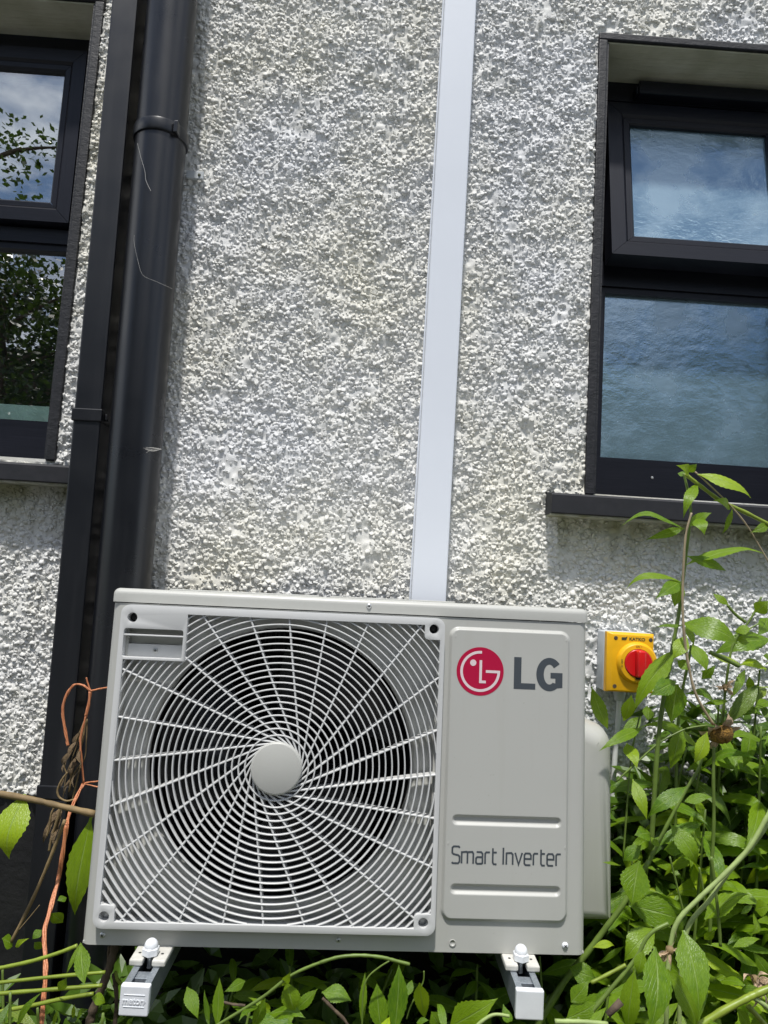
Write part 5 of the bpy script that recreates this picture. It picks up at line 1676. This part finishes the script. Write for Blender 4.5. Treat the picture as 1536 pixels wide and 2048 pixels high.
 ('twine', 'stem', 'twine', 0.00173, 0.00173, [(-0.4771,-0.22,0.7836),(-0.4682,-0.22,0.7868),(-0.4514,-0.22,0.791),(-0.4358,-0.22,0.7938)]),
 ('twine', 'stem', 'twine', 0.00198, 0.00198, [(-0.4777,-0.22,0.783),(-0.4791,-0.22,0.7575),(-0.4812,-0.22,0.7393)]),
 ('twine', 'stem', 'twine', 0.00144, 0.00144, [(-0.4812,-0.22,0.7393),(-0.4849,-0.22,0.7184),(-0.4865,-0.22,0.6951),(-0.4819,-0.22,0.6633),(-0.4731,-0.22,0.6217)]),
 ('twine', 'stem', 'twine', 0.00157, 0.00157, [(-0.473,-0.22,0.6211),(-0.4649,-0.22,0.6241),(-0.452,-0.22,0.626),(-0.4392,-0.22,0.628)]),
 ('twine', 'stem', 'twine', 0.00144, 0.00144, [(-0.473,-0.22,0.6205),(-0.4631,-0.22,0.6197),(-0.4511,-0.22,0.6172),(-0.438,-0.22,0.616)]),
 ('twine', 'stem', 'twine', 0.00247, 0.00247, [(-0.4731,-0.22,0.6217),(-0.4758,-0.24,0.6058),(-0.4739,-0.27,0.5843),(-0.4693,-0.29,0.5732)]),
 ('twine', 'stem', 'twine', 0.0026, 0.0026, [(-0.4696,-0.29,0.5731),(-0.4707,-0.292,0.5286),(-0.4714,-0.295,0.4897),(-0.4669,-0.33,0.4556),(-0.4636,-0.35,0.4332),(-0.4523,-0.37,0.4093),(-0.4397,-0.39,0.3853),(-0.431,-0.41,0.3494),(-0.4278,-0.42,0.3265)]),
 ('dry', 'stem', 'straw', 0.00145, 0.00145, [(-0.4847,-0.21,0.7359),(-0.4921,-0.21,0.7108),(-0.5014,-0.21,0.6857),(-0.5122,-0.21,0.6631),(-0.5144,-0.21,0.6463),(-0.5093,-0.21,0.635)]),
 ('dry', 'stem', 'straw', 0.00079, 0.00079, [(-0.4871,-0.21,0.7267),(-0.496,-0.21,0.6847),(-0.5036,-0.21,0.6559),(-0.5098,-0.21,0.6273),(-0.5113,-0.21,0.5914)]),
 ('dry', 'stem', 'straw', 0.00106, 0.00106, [(-0.4842,-0.205,0.7311),(-0.4816,-0.205,0.6921),(-0.4822,-0.205,0.6597),(-0.498,-0.205,0.633),(-0.5039,-0.205,0.6006)]),
 ('dry', 'stem', 'straw', 0.00173, 0.00173, [(-0.4884,-0.2,0.7273),(-0.49,-0.2,0.6906),(-0.4979,-0.2,0.6641),(-0.5048,-0.2,0.6275),(-0.5047,-0.2,0.6017)]),
 ('dry', 'stem', 'straw', 0.0017, 0.0017, [(-0.5042,-0.22,0.6391),(-0.5131,-0.22,0.6247),(-0.5185,-0.22,0.6079),(-0.514,-0.22,0.5955),(-0.5004,-0.22,0.5899),(-0.4877,-0.22,0.5931)]),
 ('dry', 'stem', 'straw', 0.00119, 0.00119, [(-0.4894,-0.2,0.6451),(-0.4933,-0.2,0.619),(-0.4979,-0.2,0.5866)]),
 ('dry', 'stem', 'straw', 0.00169, 0.00169, [(-0.5201,-0.22,0.58),(-0.5251,-0.22,0.5659),(-0.5258,-0.22,0.5482),(-0.5288,-0.22,0.528)]),
 ('dry', 'stem', 'straw', 0.00221, 0.00221, [(-0.5097,-0.22,0.5793),(-0.5128,-0.22,0.5602),(-0.5198,-0.22,0.5285),(-0.5223,-0.22,0.5034)]),
]


LEAF = {}


def leaf_mesh(arch, seed, mat, broad=0.42):
    """unit leaf: length 1 along x, width 1 along y, arch along z"""
    key = (arch, seed, mat)
    if key in LEAF:
        return LEAF[key]
    rnd = random.Random(seed * 31 + arch)
    n, m = 22, 2
    peak = rnd.uniform(0.36, 0.50)
    amp = (0.03, 0.11, 0.22)[arch]
    fold = rnd.uniform(0.10, 0.26)
    sway = rnd.uniform(-0.05, 0.05)
    roll = rnd.uniform(-0.25, 0.25)
    V, F, U = [], [], []
    for i in range(n + 1):
        t = i / n
        if t < peak:
            w = math.sin(math.pi / 2 * (t / peak)) ** 1.15
        else:
            w = math.cos(math.pi / 2 * ((t - peak) / (1 - peak))) ** 1.25
        w = max(w, 0.10 if t < 0.1 else 0.0)
        saw = 1.0
        if 0.22 < t < 0.97:
            saw = 1.0 + (0.05 if i % 2 == 0 else -0.045)
        z = amp * 4 * t * (1 - t) * (0.8 + 0.4 * t) - 0.10 * amp * math.sin(math.pi * 2 * t)
        y0 = sway * math.sin(math.pi * t)
        for j in range(-m, m + 1):
            s = j / m
            yy = 0.5 * s * w * (saw if abs(j) == m else 1.0)
            zz = z + fold * abs(yy) * 0.28 - 0.10 * (yy * yy) + roll * yy * 0.22 * (t - 0.4) + 0.010 * math.sin(9 * t + 2.0 * seed) * abs(s)
            V.append((t, y0 + yy, zz))
            U.append((t, 0.5 + 0.5 * s))
    c = 2 * m + 1
    for i in range(n):
        for j in range(c - 1):
            F.append((i * c + j, (i + 1) * c + j, (i + 1) * c + j + 1, i * c + j + 1))
    me = bpy.data.meshes.new('leaf')
    me.from_pydata(V, [], F)
    uv = me.uv_layers.new(name='UVMap')
    for lp in me.loops:
        uv.data[lp.index].uv = U[lp.vertex_index]
    me.polygons.foreach_set('use_smooth', [True] * len(me.polygons))
    me.materials.append(MATS[mat])
    me.update()
    LEAF[key] = me
    return me


_lr = random.Random(11)


def place_leaf(parent, base, tip, width, arch, nhint, mat='leaf_green', origin=(0, 0, 0), name='leaf'):
    B, T = Vector(base), Vector(tip)
    X = T - B
    L = X.length
    X.normalize()
    N = Vector(nhint)
    Zv = N - X * N.dot(X)
    if Zv.length < 1e-3:
        Zv = Vector((0, -1, 0.2)) - X * Vector((0, -1, 0.2)).dot(X)
    Zv.normalize()
    Yv = Zv.cross(X)
    o = bpy.data.objects.new(name, leaf_mesh(arch, _lr.randrange(5), mat))
    M = Matrix(((X.x * L, Yv.x * width, Zv.x * L, B.x - origin[0]),
                (X.y * L, Yv.y * width, Zv.y * L, B.y - origin[1]),
                (X.z * L, Yv.z * width, Zv.z * L, B.z - origin[2]), (0, 0, 0, 1)))
    link(o, parent)
    o.matrix_local = M
    return o


PLANTS = {
    'tall': ('leafy_plant', 'tall serrated-leaved plant with a bent tip reaching the right window sill', 'plant'),
    'flower': ('spent_flower', 'dead flower head with brown centre and withered petals on a long stalk', 'flower'),
    'lean': ('leafy_plant', 'plant with a thick stem leaning up from the unit bottom right corner', 'plant'),
    'upper': ('leafy_plant', 'broad-leaved plant at the right edge below the window sill', 'plant'),
    'mid': ('leafy_plant', 'leafy plant between the switch and the right edge, behind the dead flower', 'plant'),
    'side': ('leafy_plant', 'plant with long leaves touching the right side of the unit', 'plant'),
    'bundle': ('leafy_plant', 'plant of pale ribbed stems sweeping up to the right edge', 'plant'),
    'big': ('leafy_plant', 'plant with big drooping leaves at the bottom right corner', 'plant'),
    'front': ('cut_stems', 'thick yellow-green stems lying along the bottom right edge', 'stems'),
    'stub': ('twig_stub', 'short reddish cut twig among the bottom right leaves', 'twig'),
    'arch': ('leafy_plant', 'cut green stem arching below the middle of the unit', 'plant'),
    'spear': ('leafy_plant', 'upright spear-shaped leaves growing below the unit', 'plant'),
    'oval': ('leafy_plant', 'low plant with wide oval leaves below the unit', 'plant'),
    'lstem': ('leafy_plant', 'plant with four long bare green stems at the bottom left corner', 'plant'),
    'lleaf': ('leafy_plant', 'straggling plant with hanging leaves left of the unit', 'plant'),
    'wood': ('woody_shrub', 'old brown woody stems under the left end of the unit', 'shrub'),
    'twine': ('twine', 'orange twine knotted round the pipe and hanging beside the unit', 'twine'),
    'dry': ('stalk_bundle', 'bundle of dry brown stalks tied to the pipe with twine', 'dried stalks'),
}
SMAT = dict(stem='stem_green', stemy='stem_yellow_green', stemp='stem_pale', stalk='stalk_pink', straw='straw', bark='bark', twine='twine')
ROOT = {}


def root_for(key):
    if key not in ROOT:
        nm, lab, cat = PLANTS[key]
        pts = [p for s in STEMS if s[0] == key for p in s[5]] + [l[1] for l in LEAVES if l[0] == key]
        low = min(pts, key=lambda p: p[2])
        ROOT[key] = (thing(nm, lab, cat, low), low)
    return ROOT[key]


def build_plants():
    for si, (key, nm, mk, r0, r1, pts) in enumerate(STEMS):
        t, o = root_for(key)
        P = [(p[0] - o[0], p[1] - o[1], p[2] - o[2]) for p in pts]
        if mk == 'twine':
            rnd = random.Random(si)
            Pc = catmull([Vector(p) for p in P], 5) if len(P) > 2 else [Vector(p) for p in P]
            ns = 4
            for s in range(ns):
                ph = s * 2 * math.pi / ns
                Q = []
                for i, p in enumerate(Pc):
                    a = ph + i * 0.35
                    k = r0 * 0.75 * (1 + 0.35 * math.sin(i * 0.9 + s))
                    Q.append(p + Vector((math.cos(a) * k, math.sin(a) * k * 0.8, rnd.uniform(-0.0004, 0.0004))))
                MB().tube(Q, r0 * 0.72, r1 * 0.66, 6, sub=1, flat=0.6).build('strand', 'twine', t, True)
        else:
            wob = 0.10 if mk in ('stem', 'stemy', 'stemp') else 0.18
            MB().tube(P, r0, r1, 9, sub=6, wob=wob, seed=si).build(nm, SMAT[mk], t, True)
    for key, b, tp, w, ar, n in LEAVES:
        t, o = root_for(key)
        nh = (n[0] + _lr.uniform(-.3, .3), n[1] * 1.15 + _lr.uniform(-.2, .1), n[2] * 0.85 + _lr.uniform(-.2, .25))
        place_leaf(t, b, tp, w * 1.04, ar, nh, 'dry_leaf' if key == 'dry' else 'leaf_green', o)
    # knots of twine
    t, o = root_for('twine')
    for p, r in (((-0.567, -0.222, 0.774), 0.0032), ((-0.572, -0.222, 0.598), 0.0036)):
        pass
    # dead flower head
    t, o = root_for('flower')
    hc = Vector((0.6150, -0.345, 0.7955)) - Vector(o)
    ax = Vector((0.12, -0.72, -0.68)).normalized()
    q = ax.to_track_quat('Z', 'Y')
    m = MB()
    V = []
    m.lathe([(0.0005, 0.0135), (0.006, 0.0128), (0.0115, 0.0098), (0.0150, 0.0045), (0.0150, -0.001), (0.010, -0.005), (0.003, -0.007)], 20, (0, 0, 0), 'z')
    rnd = random.Random(5)
    m.v = [tuple(hc + q @ (Vector(v) * rnd.uniform(1.12, 1.30))) for v in m.v]
    m.build('seed_head', 'seed_head', t, True)
    for i in range(11):
        a = i * 2 * math.pi / 11 + rnd.uniform(-.2, .2)
        d = q @ Vector((math.cos(a), math.sin(a), 0))
        b = hc + d * 0.0125 - ax * 0.003
        tip = hc + d * rnd.uniform(0.026, 0.040) - ax * rnd.uniform(0.000, 0.014)
        if tip.z < b.z:
            tip.z -= rnd.uniform(0, 0.01)
        place_leaf(t, b, tip, rnd.uniform(0.010, 0.016), rnd.choice((1, 2)), ax + d * 0.3, 'petal_dry', name='petal')
    for i in range(5):
        a = i * 2 * math.pi / 5 + 0.4
        d = q @ Vector((math.cos(a), math.sin(a), 0))
        place_leaf(t, hc + d * 0.006 - ax * 0.006, hc + d * 0.021 - ax * 0.004, 0.006, 1, ax, 'leaf_green', name='sepal')
    for nm, c, n, sz, lab in (('dried_flower', (0.4673, -0.50, 0.5211), 8, 0.030, 'pale withered flower caught above the big drooping leaves'),
                              ('dried_flower', (0.5725, -0.53, 0.5028), 13, 0.034, 'crumpled straw-brown flower head at the lower right edge'),
                              ('dried_flower', (0.6748, -0.24, 0.8584), 9, 0.026, 'small brown dried bud among leaves right of the switch')):
        f = thing(nm, lab, 'flower', c)
        core = MB().lathe([(0.0005, 0.006), (0.005, 0.004), (0.006, 0.0), (0.003, -0.006), (0.0005, -0.008)], 10, axis='z').build('core', 'straw', f, True)
        for i in range(n):
            d = Vector((rnd.uniform(-1, 1), rnd.uniform(-0.9, 0.2), rnd.uniform(-1, 0.5))).normalized()
            place_leaf(f, d * 0.003, d * sz * rnd.uniform(0.6, 1.15), sz * rnd.uniform(0.14, 0.30), 2, (rnd.uniform(-1, 1), -0.6, rnd.uniform(-.5, 1)), 'petal_dry', name='petal')


build_plants()


def fill_plants():
    """the leafy mass behind the hero plants"""
    rnd = random.Random(21)

    def plant(x, y, h, label, group, nl, lean=(0, 0), lmin=0.06, lmax=0.12, zmin=0.15, mat='leaf_green', cat='plant'):
        t = thing('leafy_plant', label, cat, (x, y, 0), group)
        top = Vector((lean[0] * h, lean[1] * h, h))
        mid = Vector((rnd.uniform(-.03, .03), rnd.uniform(-.02, .02), h * 0.5)) + Vector((lean[0] * h * 0.35, lean[1] * h * 0.35, 0))
        P = catmull([Vector((0, 0, 0)), mid, top], 10)
        MB().tube(P, 0.0042, 0.0018, 7, sub=1).build('stem', 'stem_green', t, True)
        for i in range(nl):
            u = zmin + (1 - zmin) * (i + rnd.random() * 0.8) / nl
            p = P[min(len(P) - 1, int(u * (len(P) - 1)))]
            a = i * 2.4 + rnd.uniform(-.5, .5)
            L = rnd.uniform(lmin, lmax) * (1.15 - 0.5 * u)
            el = rnd.uniform(-0.9, 0.55)
            d = Vector((math.cos(a) * math.cos(el), math.sin(a) * math.cos(el) * 0.8, math.sin(el)))
            tip = p + d * L
            tip.y = min(tip.y, -0.03 - y)
            place_leaf(t, p, tip, L * rnd.uniform(0.18, 0.28), rnd.choice((1, 1, 2)), (d.x * -0.4, -0.45 + rnd.uniform(-.3, .3), 0.8), mat)

    ORD = ['first', 'second', 'third', 'fourth', 'fifth', 'sixth', 'seventh', 'eighth', 'ninth', 'tenth', 'eleventh', 'twelfth', 'thirteenth', 'fourteenth', 'fifteenth', 'sixteenth', 'seventeenth', 'eighteenth', 'nineteenth', 'twentieth', 'twenty-first', 'twenty-second']
    for oi, (x, y, h, lx) in enumerate(sorted(((0.495, -0.20, 0.56, 0.02), (0.545, -0.17, 0.70, 0.02), (0.59, -0.24, 0.66, 0.03), (0.62, -0.20, 0.76, 0.02), (0.70, -0.22, 0.80, 0.02), (0.76, -0.26, 0.82, 0.0), (0.53, -0.13, 0.56, 0.05), (0.60, -0.12, 0.74, 0.03), (0.66, -0.17, 0.83, 0.02), (0.73, -0.12, 0.89, 0.03), (0.80, -0.18, 0.94, 0.0), (0.87, -0.12, 0.99, 0.03),
                          (0.95, -0.20, 0.95, -0.03), (0.57, -0.22, 0.50, 0.1), (0.70, -0.28, 0.60, 0.08), (0.84, -0.30, 0.72, -0.02), (1.02, -0.16, 0.98, 0.0), (0.64, -0.34, 0.44, 0.1), (0.78, -0.38, 0.52, 0.06), (0.90, -0.40, 0.62, -0.05), (0.52, -0.30, 0.36, 0.15)))):
        plant(x, y, h, 'leafy thicket plant in the right bed, %s from the unit' % ORD[oi], 'thicket right of the unit', 26, (lx, rnd.uniform(-.12, .02)), 0.11, 0.20, 0.15, 'leaf_green' if y < -0.16 else 'leaf_shaded')  # plants nearest the wall get the shaded leaf colour
    for oi, (x, y, h, lx) in enumerate(sorted(((-0.20, -0.26, 0.34, 0.1), (-0.08, -0.24, 0.36, 0.0), (0.06, -0.25, 0.35, 0.1), (0.24, -0.24, 0.37, 0.0), (0.38, -0.30, 0.40, -0.1),
            (-0.16, -0.44, 0.38, 0.1), (-0.05, -0.40, 0.36, -0.1), (0.08, -0.46, 0.39, 0.1), (0.19, -0.42, 0.37, -0.1), (0.36, -0.46, 0.44, 0.1), (-0.11, -0.53, 0.41, 0.1), (0.03, -0.55, 0.43, 0.1), (0.345, -0.54, 0.46, -0.05), (0.15, -0.54, 0.43, 0.0)))):
        plant(x, y, h, 'short shaded plant in the bed below the unit, %s from the left' % ORD[oi], 'short plants below the unit', 15, (lx, rnd.uniform(-.1, .05)), 0.08, 0.15, 0.45)
    for oi, (x, y, h, lx) in enumerate(sorted(((-0.62, -0.30, 0.34, 0.1), (-0.50, -0.32, 0.36, -0.1), (-0.55, -0.40, 0.36, 0.05), (-0.42, -0.42, 0.38, 0.0), (-0.33, -0.48, 0.41, 0.05), (-0.68, -0.22, 0.33, 0.0), (-0.46, -0.46, 0.40, 0.0), (-0.74, -0.34, 0.36, 0.1)))):
        plant(x, y, h, 'small dark plant in the bed at the bottom left, %s from the left edge' % ORD[oi], 'small plants at the bottom left', 8, (lx, rnd.uniform(-.1, .05)), 0.06, 0.11, 0.45, 'leaf_shaded')
    # uncountable undergrowth behind
    V, F = [], []

    def under(x0, x1, y0, y1, z0, z1, n):
        for _ in range(n):
            c = Vector((rnd.uniform(x0, x1), rnd.uniform(y0, y1), rnd.uniform(z0, z1)))
            a, e = rnd.uniform(0, 6.28), rnd.uniform(-1.0, 0.6)
            d = Vector((math.cos(a) * math.cos(e), math.sin(a) * math.cos(e), math.sin(e)))
            L = rnd.uniform(0.04, 0.09)
            s = d.cross(Vector((rnd.uniform(-.3, .3), rnd.uniform(-.5, .1), 1))).normalized() * L * 0.19
            up = Vector((0, 0, 0.012))
            k = len(V)
            p = [c, c + d * L * .35 + s, c + d * L * .75 + s * .7, c + d * L, c + d * L * .75 - s * .7, c + d * L * .35 - s, c + d * L * .5 + up * -1]
            for q in p:
                q.y = min(q.y, -0.02)
            V.extend(p)
            for i in range(6):
                F.append((k + i, k + (i + 1) % 6, k + 6))
    under(0.43, 1.25, -0.16, -0.03, 0.02, 0.66, 2300)
    under(0.62, 1.25, -0.18, -0.03, 0.62, 0.80, 420)
    under(-0.45, 0.45, -0.44, -0.03, 0.08, 0.27, 1100)
    under(-1.15, -0.42, -0.34, -0.03, 0.0, 0.20, 800)
    under(0.35, 1.2, -0.55, -0.14, 0.0, 0.30, 700)
    o = mesh_obj('undergrowth', V, F, 'leaf_shaded')
    tag(o, 'dense dark undergrowth filling the bed at the foot of the wall', 'undergrowth', kind='stuff')
    V, F = [], []
    for _ in range(2600):
        c = Vector((rnd.uniform(-1.3, 1.3), rnd.uniform(-0.9, -0.03), rnd.uniform(0.002, 0.03)))
        a = rnd.uniform(0, 6.28)
        d = Vector((math.cos(a), math.sin(a), rnd.uniform(-.2, .2))) * rnd.uniform(0.012, 0.05)
        s = Vector((-math.sin(a), math.cos(a), rnd.uniform(-.4, .4))) * rnd.uniform(0.002, 0.012)
        k = len(V)
        V.extend([c, c + d * .5 + s, c + d, c + d * .5 - s])
        F.append((k, k + 1, k + 2, k + 3))
    tag(mesh_obj('leaf_litter', V, F, 'straw'), 'dry brown leaf litter scattered over the soil', 'leaf litter', kind='stuff')


fill_plants()

# ------------------------------------------------------------------ garden behind the camera (seen reflected in the window glass)


def build_tree(x, y, h, cr, label, seed, n=2600, airy=0.0):
    rnd = random.Random(seed)
    t = thing('garden_tree', label, 'tree', (x, y, 0), 'garden trees opposite the house')
    m = MB()
    m.tube([(0, 0, 0), (rnd.uniform(-.2, .2), rnd.uniform(-.2, .2), h * .35), (rnd.uniform(-.3, .3), rnd.uniform(-.3, .3), h * .92)], h * 0.022, h * 0.004, 9, wob=.08)
    cl = []
    for i in range(16):
        a = i * 2.4
        u = 0.28 + 0.66 * i / 16
        b = Vector((0, 0, h * u))
        e = Vector((math.cos(a), math.sin(a), 0.5)) * cr * (1.15 - 0.75 * abs(u - 0.5)) * rnd.uniform(0.6, 1.0)
        tip = b + e
        m.tube([b, b + e * .5 + Vector((0, 0, .1 * cr)), tip], h * 0.007, h * 0.0015, 6)
        cl += [tip, b + e * .6]
    m.build('trunk', 'bark', t, True)
    V, F = [], []
    for c in cl:
        rad = cr * rnd.uniform(0.28, 0.5)
        for _ in range(n // len(cl)):
            d = Vector((rnd.gauss(0, .5), rnd.gauss(0, .5), rnd.gauss(0, .42))) * rad
            p = c + d
            L = rnd.uniform(0.09, 0.17)
            ax = Vector((rnd.uniform(-1, 1), rnd.uniform(-1, 1), rnd.uniform(-1, .3))).normalized() * L
            s = ax.cross(Vector((rnd.uniform(-1, 1), rnd.uniform(-1, 1), 1))).normalized() * L * .32
            k = len(V)
            V.extend([p, p + ax * .5 + s, p + ax, p + ax * .5 - s])
            F.append((k, k + 1, k + 2, k + 3))
    mesh_obj('crown', V, F, 'tree_leaf', t)


build_tree(-8.9, -12.6, 11.2, 2.0, 'tall airy garden tree mirrored in the upper left window pane', 1, 3400)
build_tree(-7.0, -11.2, 6.6, 2.3, 'bushy garden tree mirrored in the lower left window pane', 2, 14000)
build_tree(-11.5, -12.0, 8.0, 2.6, 'far left garden tree opposite the house', 3, 4000)
build_tree(-2.4, -14.0, 6.0, 2.2, 'garden tree facing the middle of the house wall', 4, 3600)
build_tree(3.4, -12.0, 5.2, 1.9, 'garden tree mirrored dimly in the lower right window pane', 5, 3600)
build_tree(8.0, -13.0, 6.4, 2.2, 'garden tree on the right opposite the house', 6, 3600)


def build_hedge():
    rnd = random.Random(9)
    V, F = [], []
    for _ in range(24000):
        p = Vector((rnd.uniform(-22, 22), -16 + rnd.uniform(-.5, .5), 7.6 * rnd.random() ** 0.75))
        L = rnd.uniform(0.12, 0.26)
        ax = Vector((rnd.uniform(-1, 1), rnd.uniform(-1, 1), rnd.uniform(-1, .3))).normalized() * L
        s = ax.cross(Vector((rnd.uniform(-1, 1), rnd.uniform(-1, 1), 1))).normalized() * L * .4
        k = len(V)
        V.extend([p, p + ax * .5 + s, p + ax, p + ax * .5 - s])
        F.append((k, k + 1, k + 2, k + 3))
    h = thing('garden_hedge', 'long dark hedge along the far side of the garden', 'hedge', (0, -16, 0))
    mesh_obj('foliage', [(v[0], v[1] + 16, v[2]) for v in V], F, 'tree_leaf', h)
    MB().box(-22, 22, -0.25, 0.25, 0, 6.3).build('core', 'bark', h)


build_hedge()
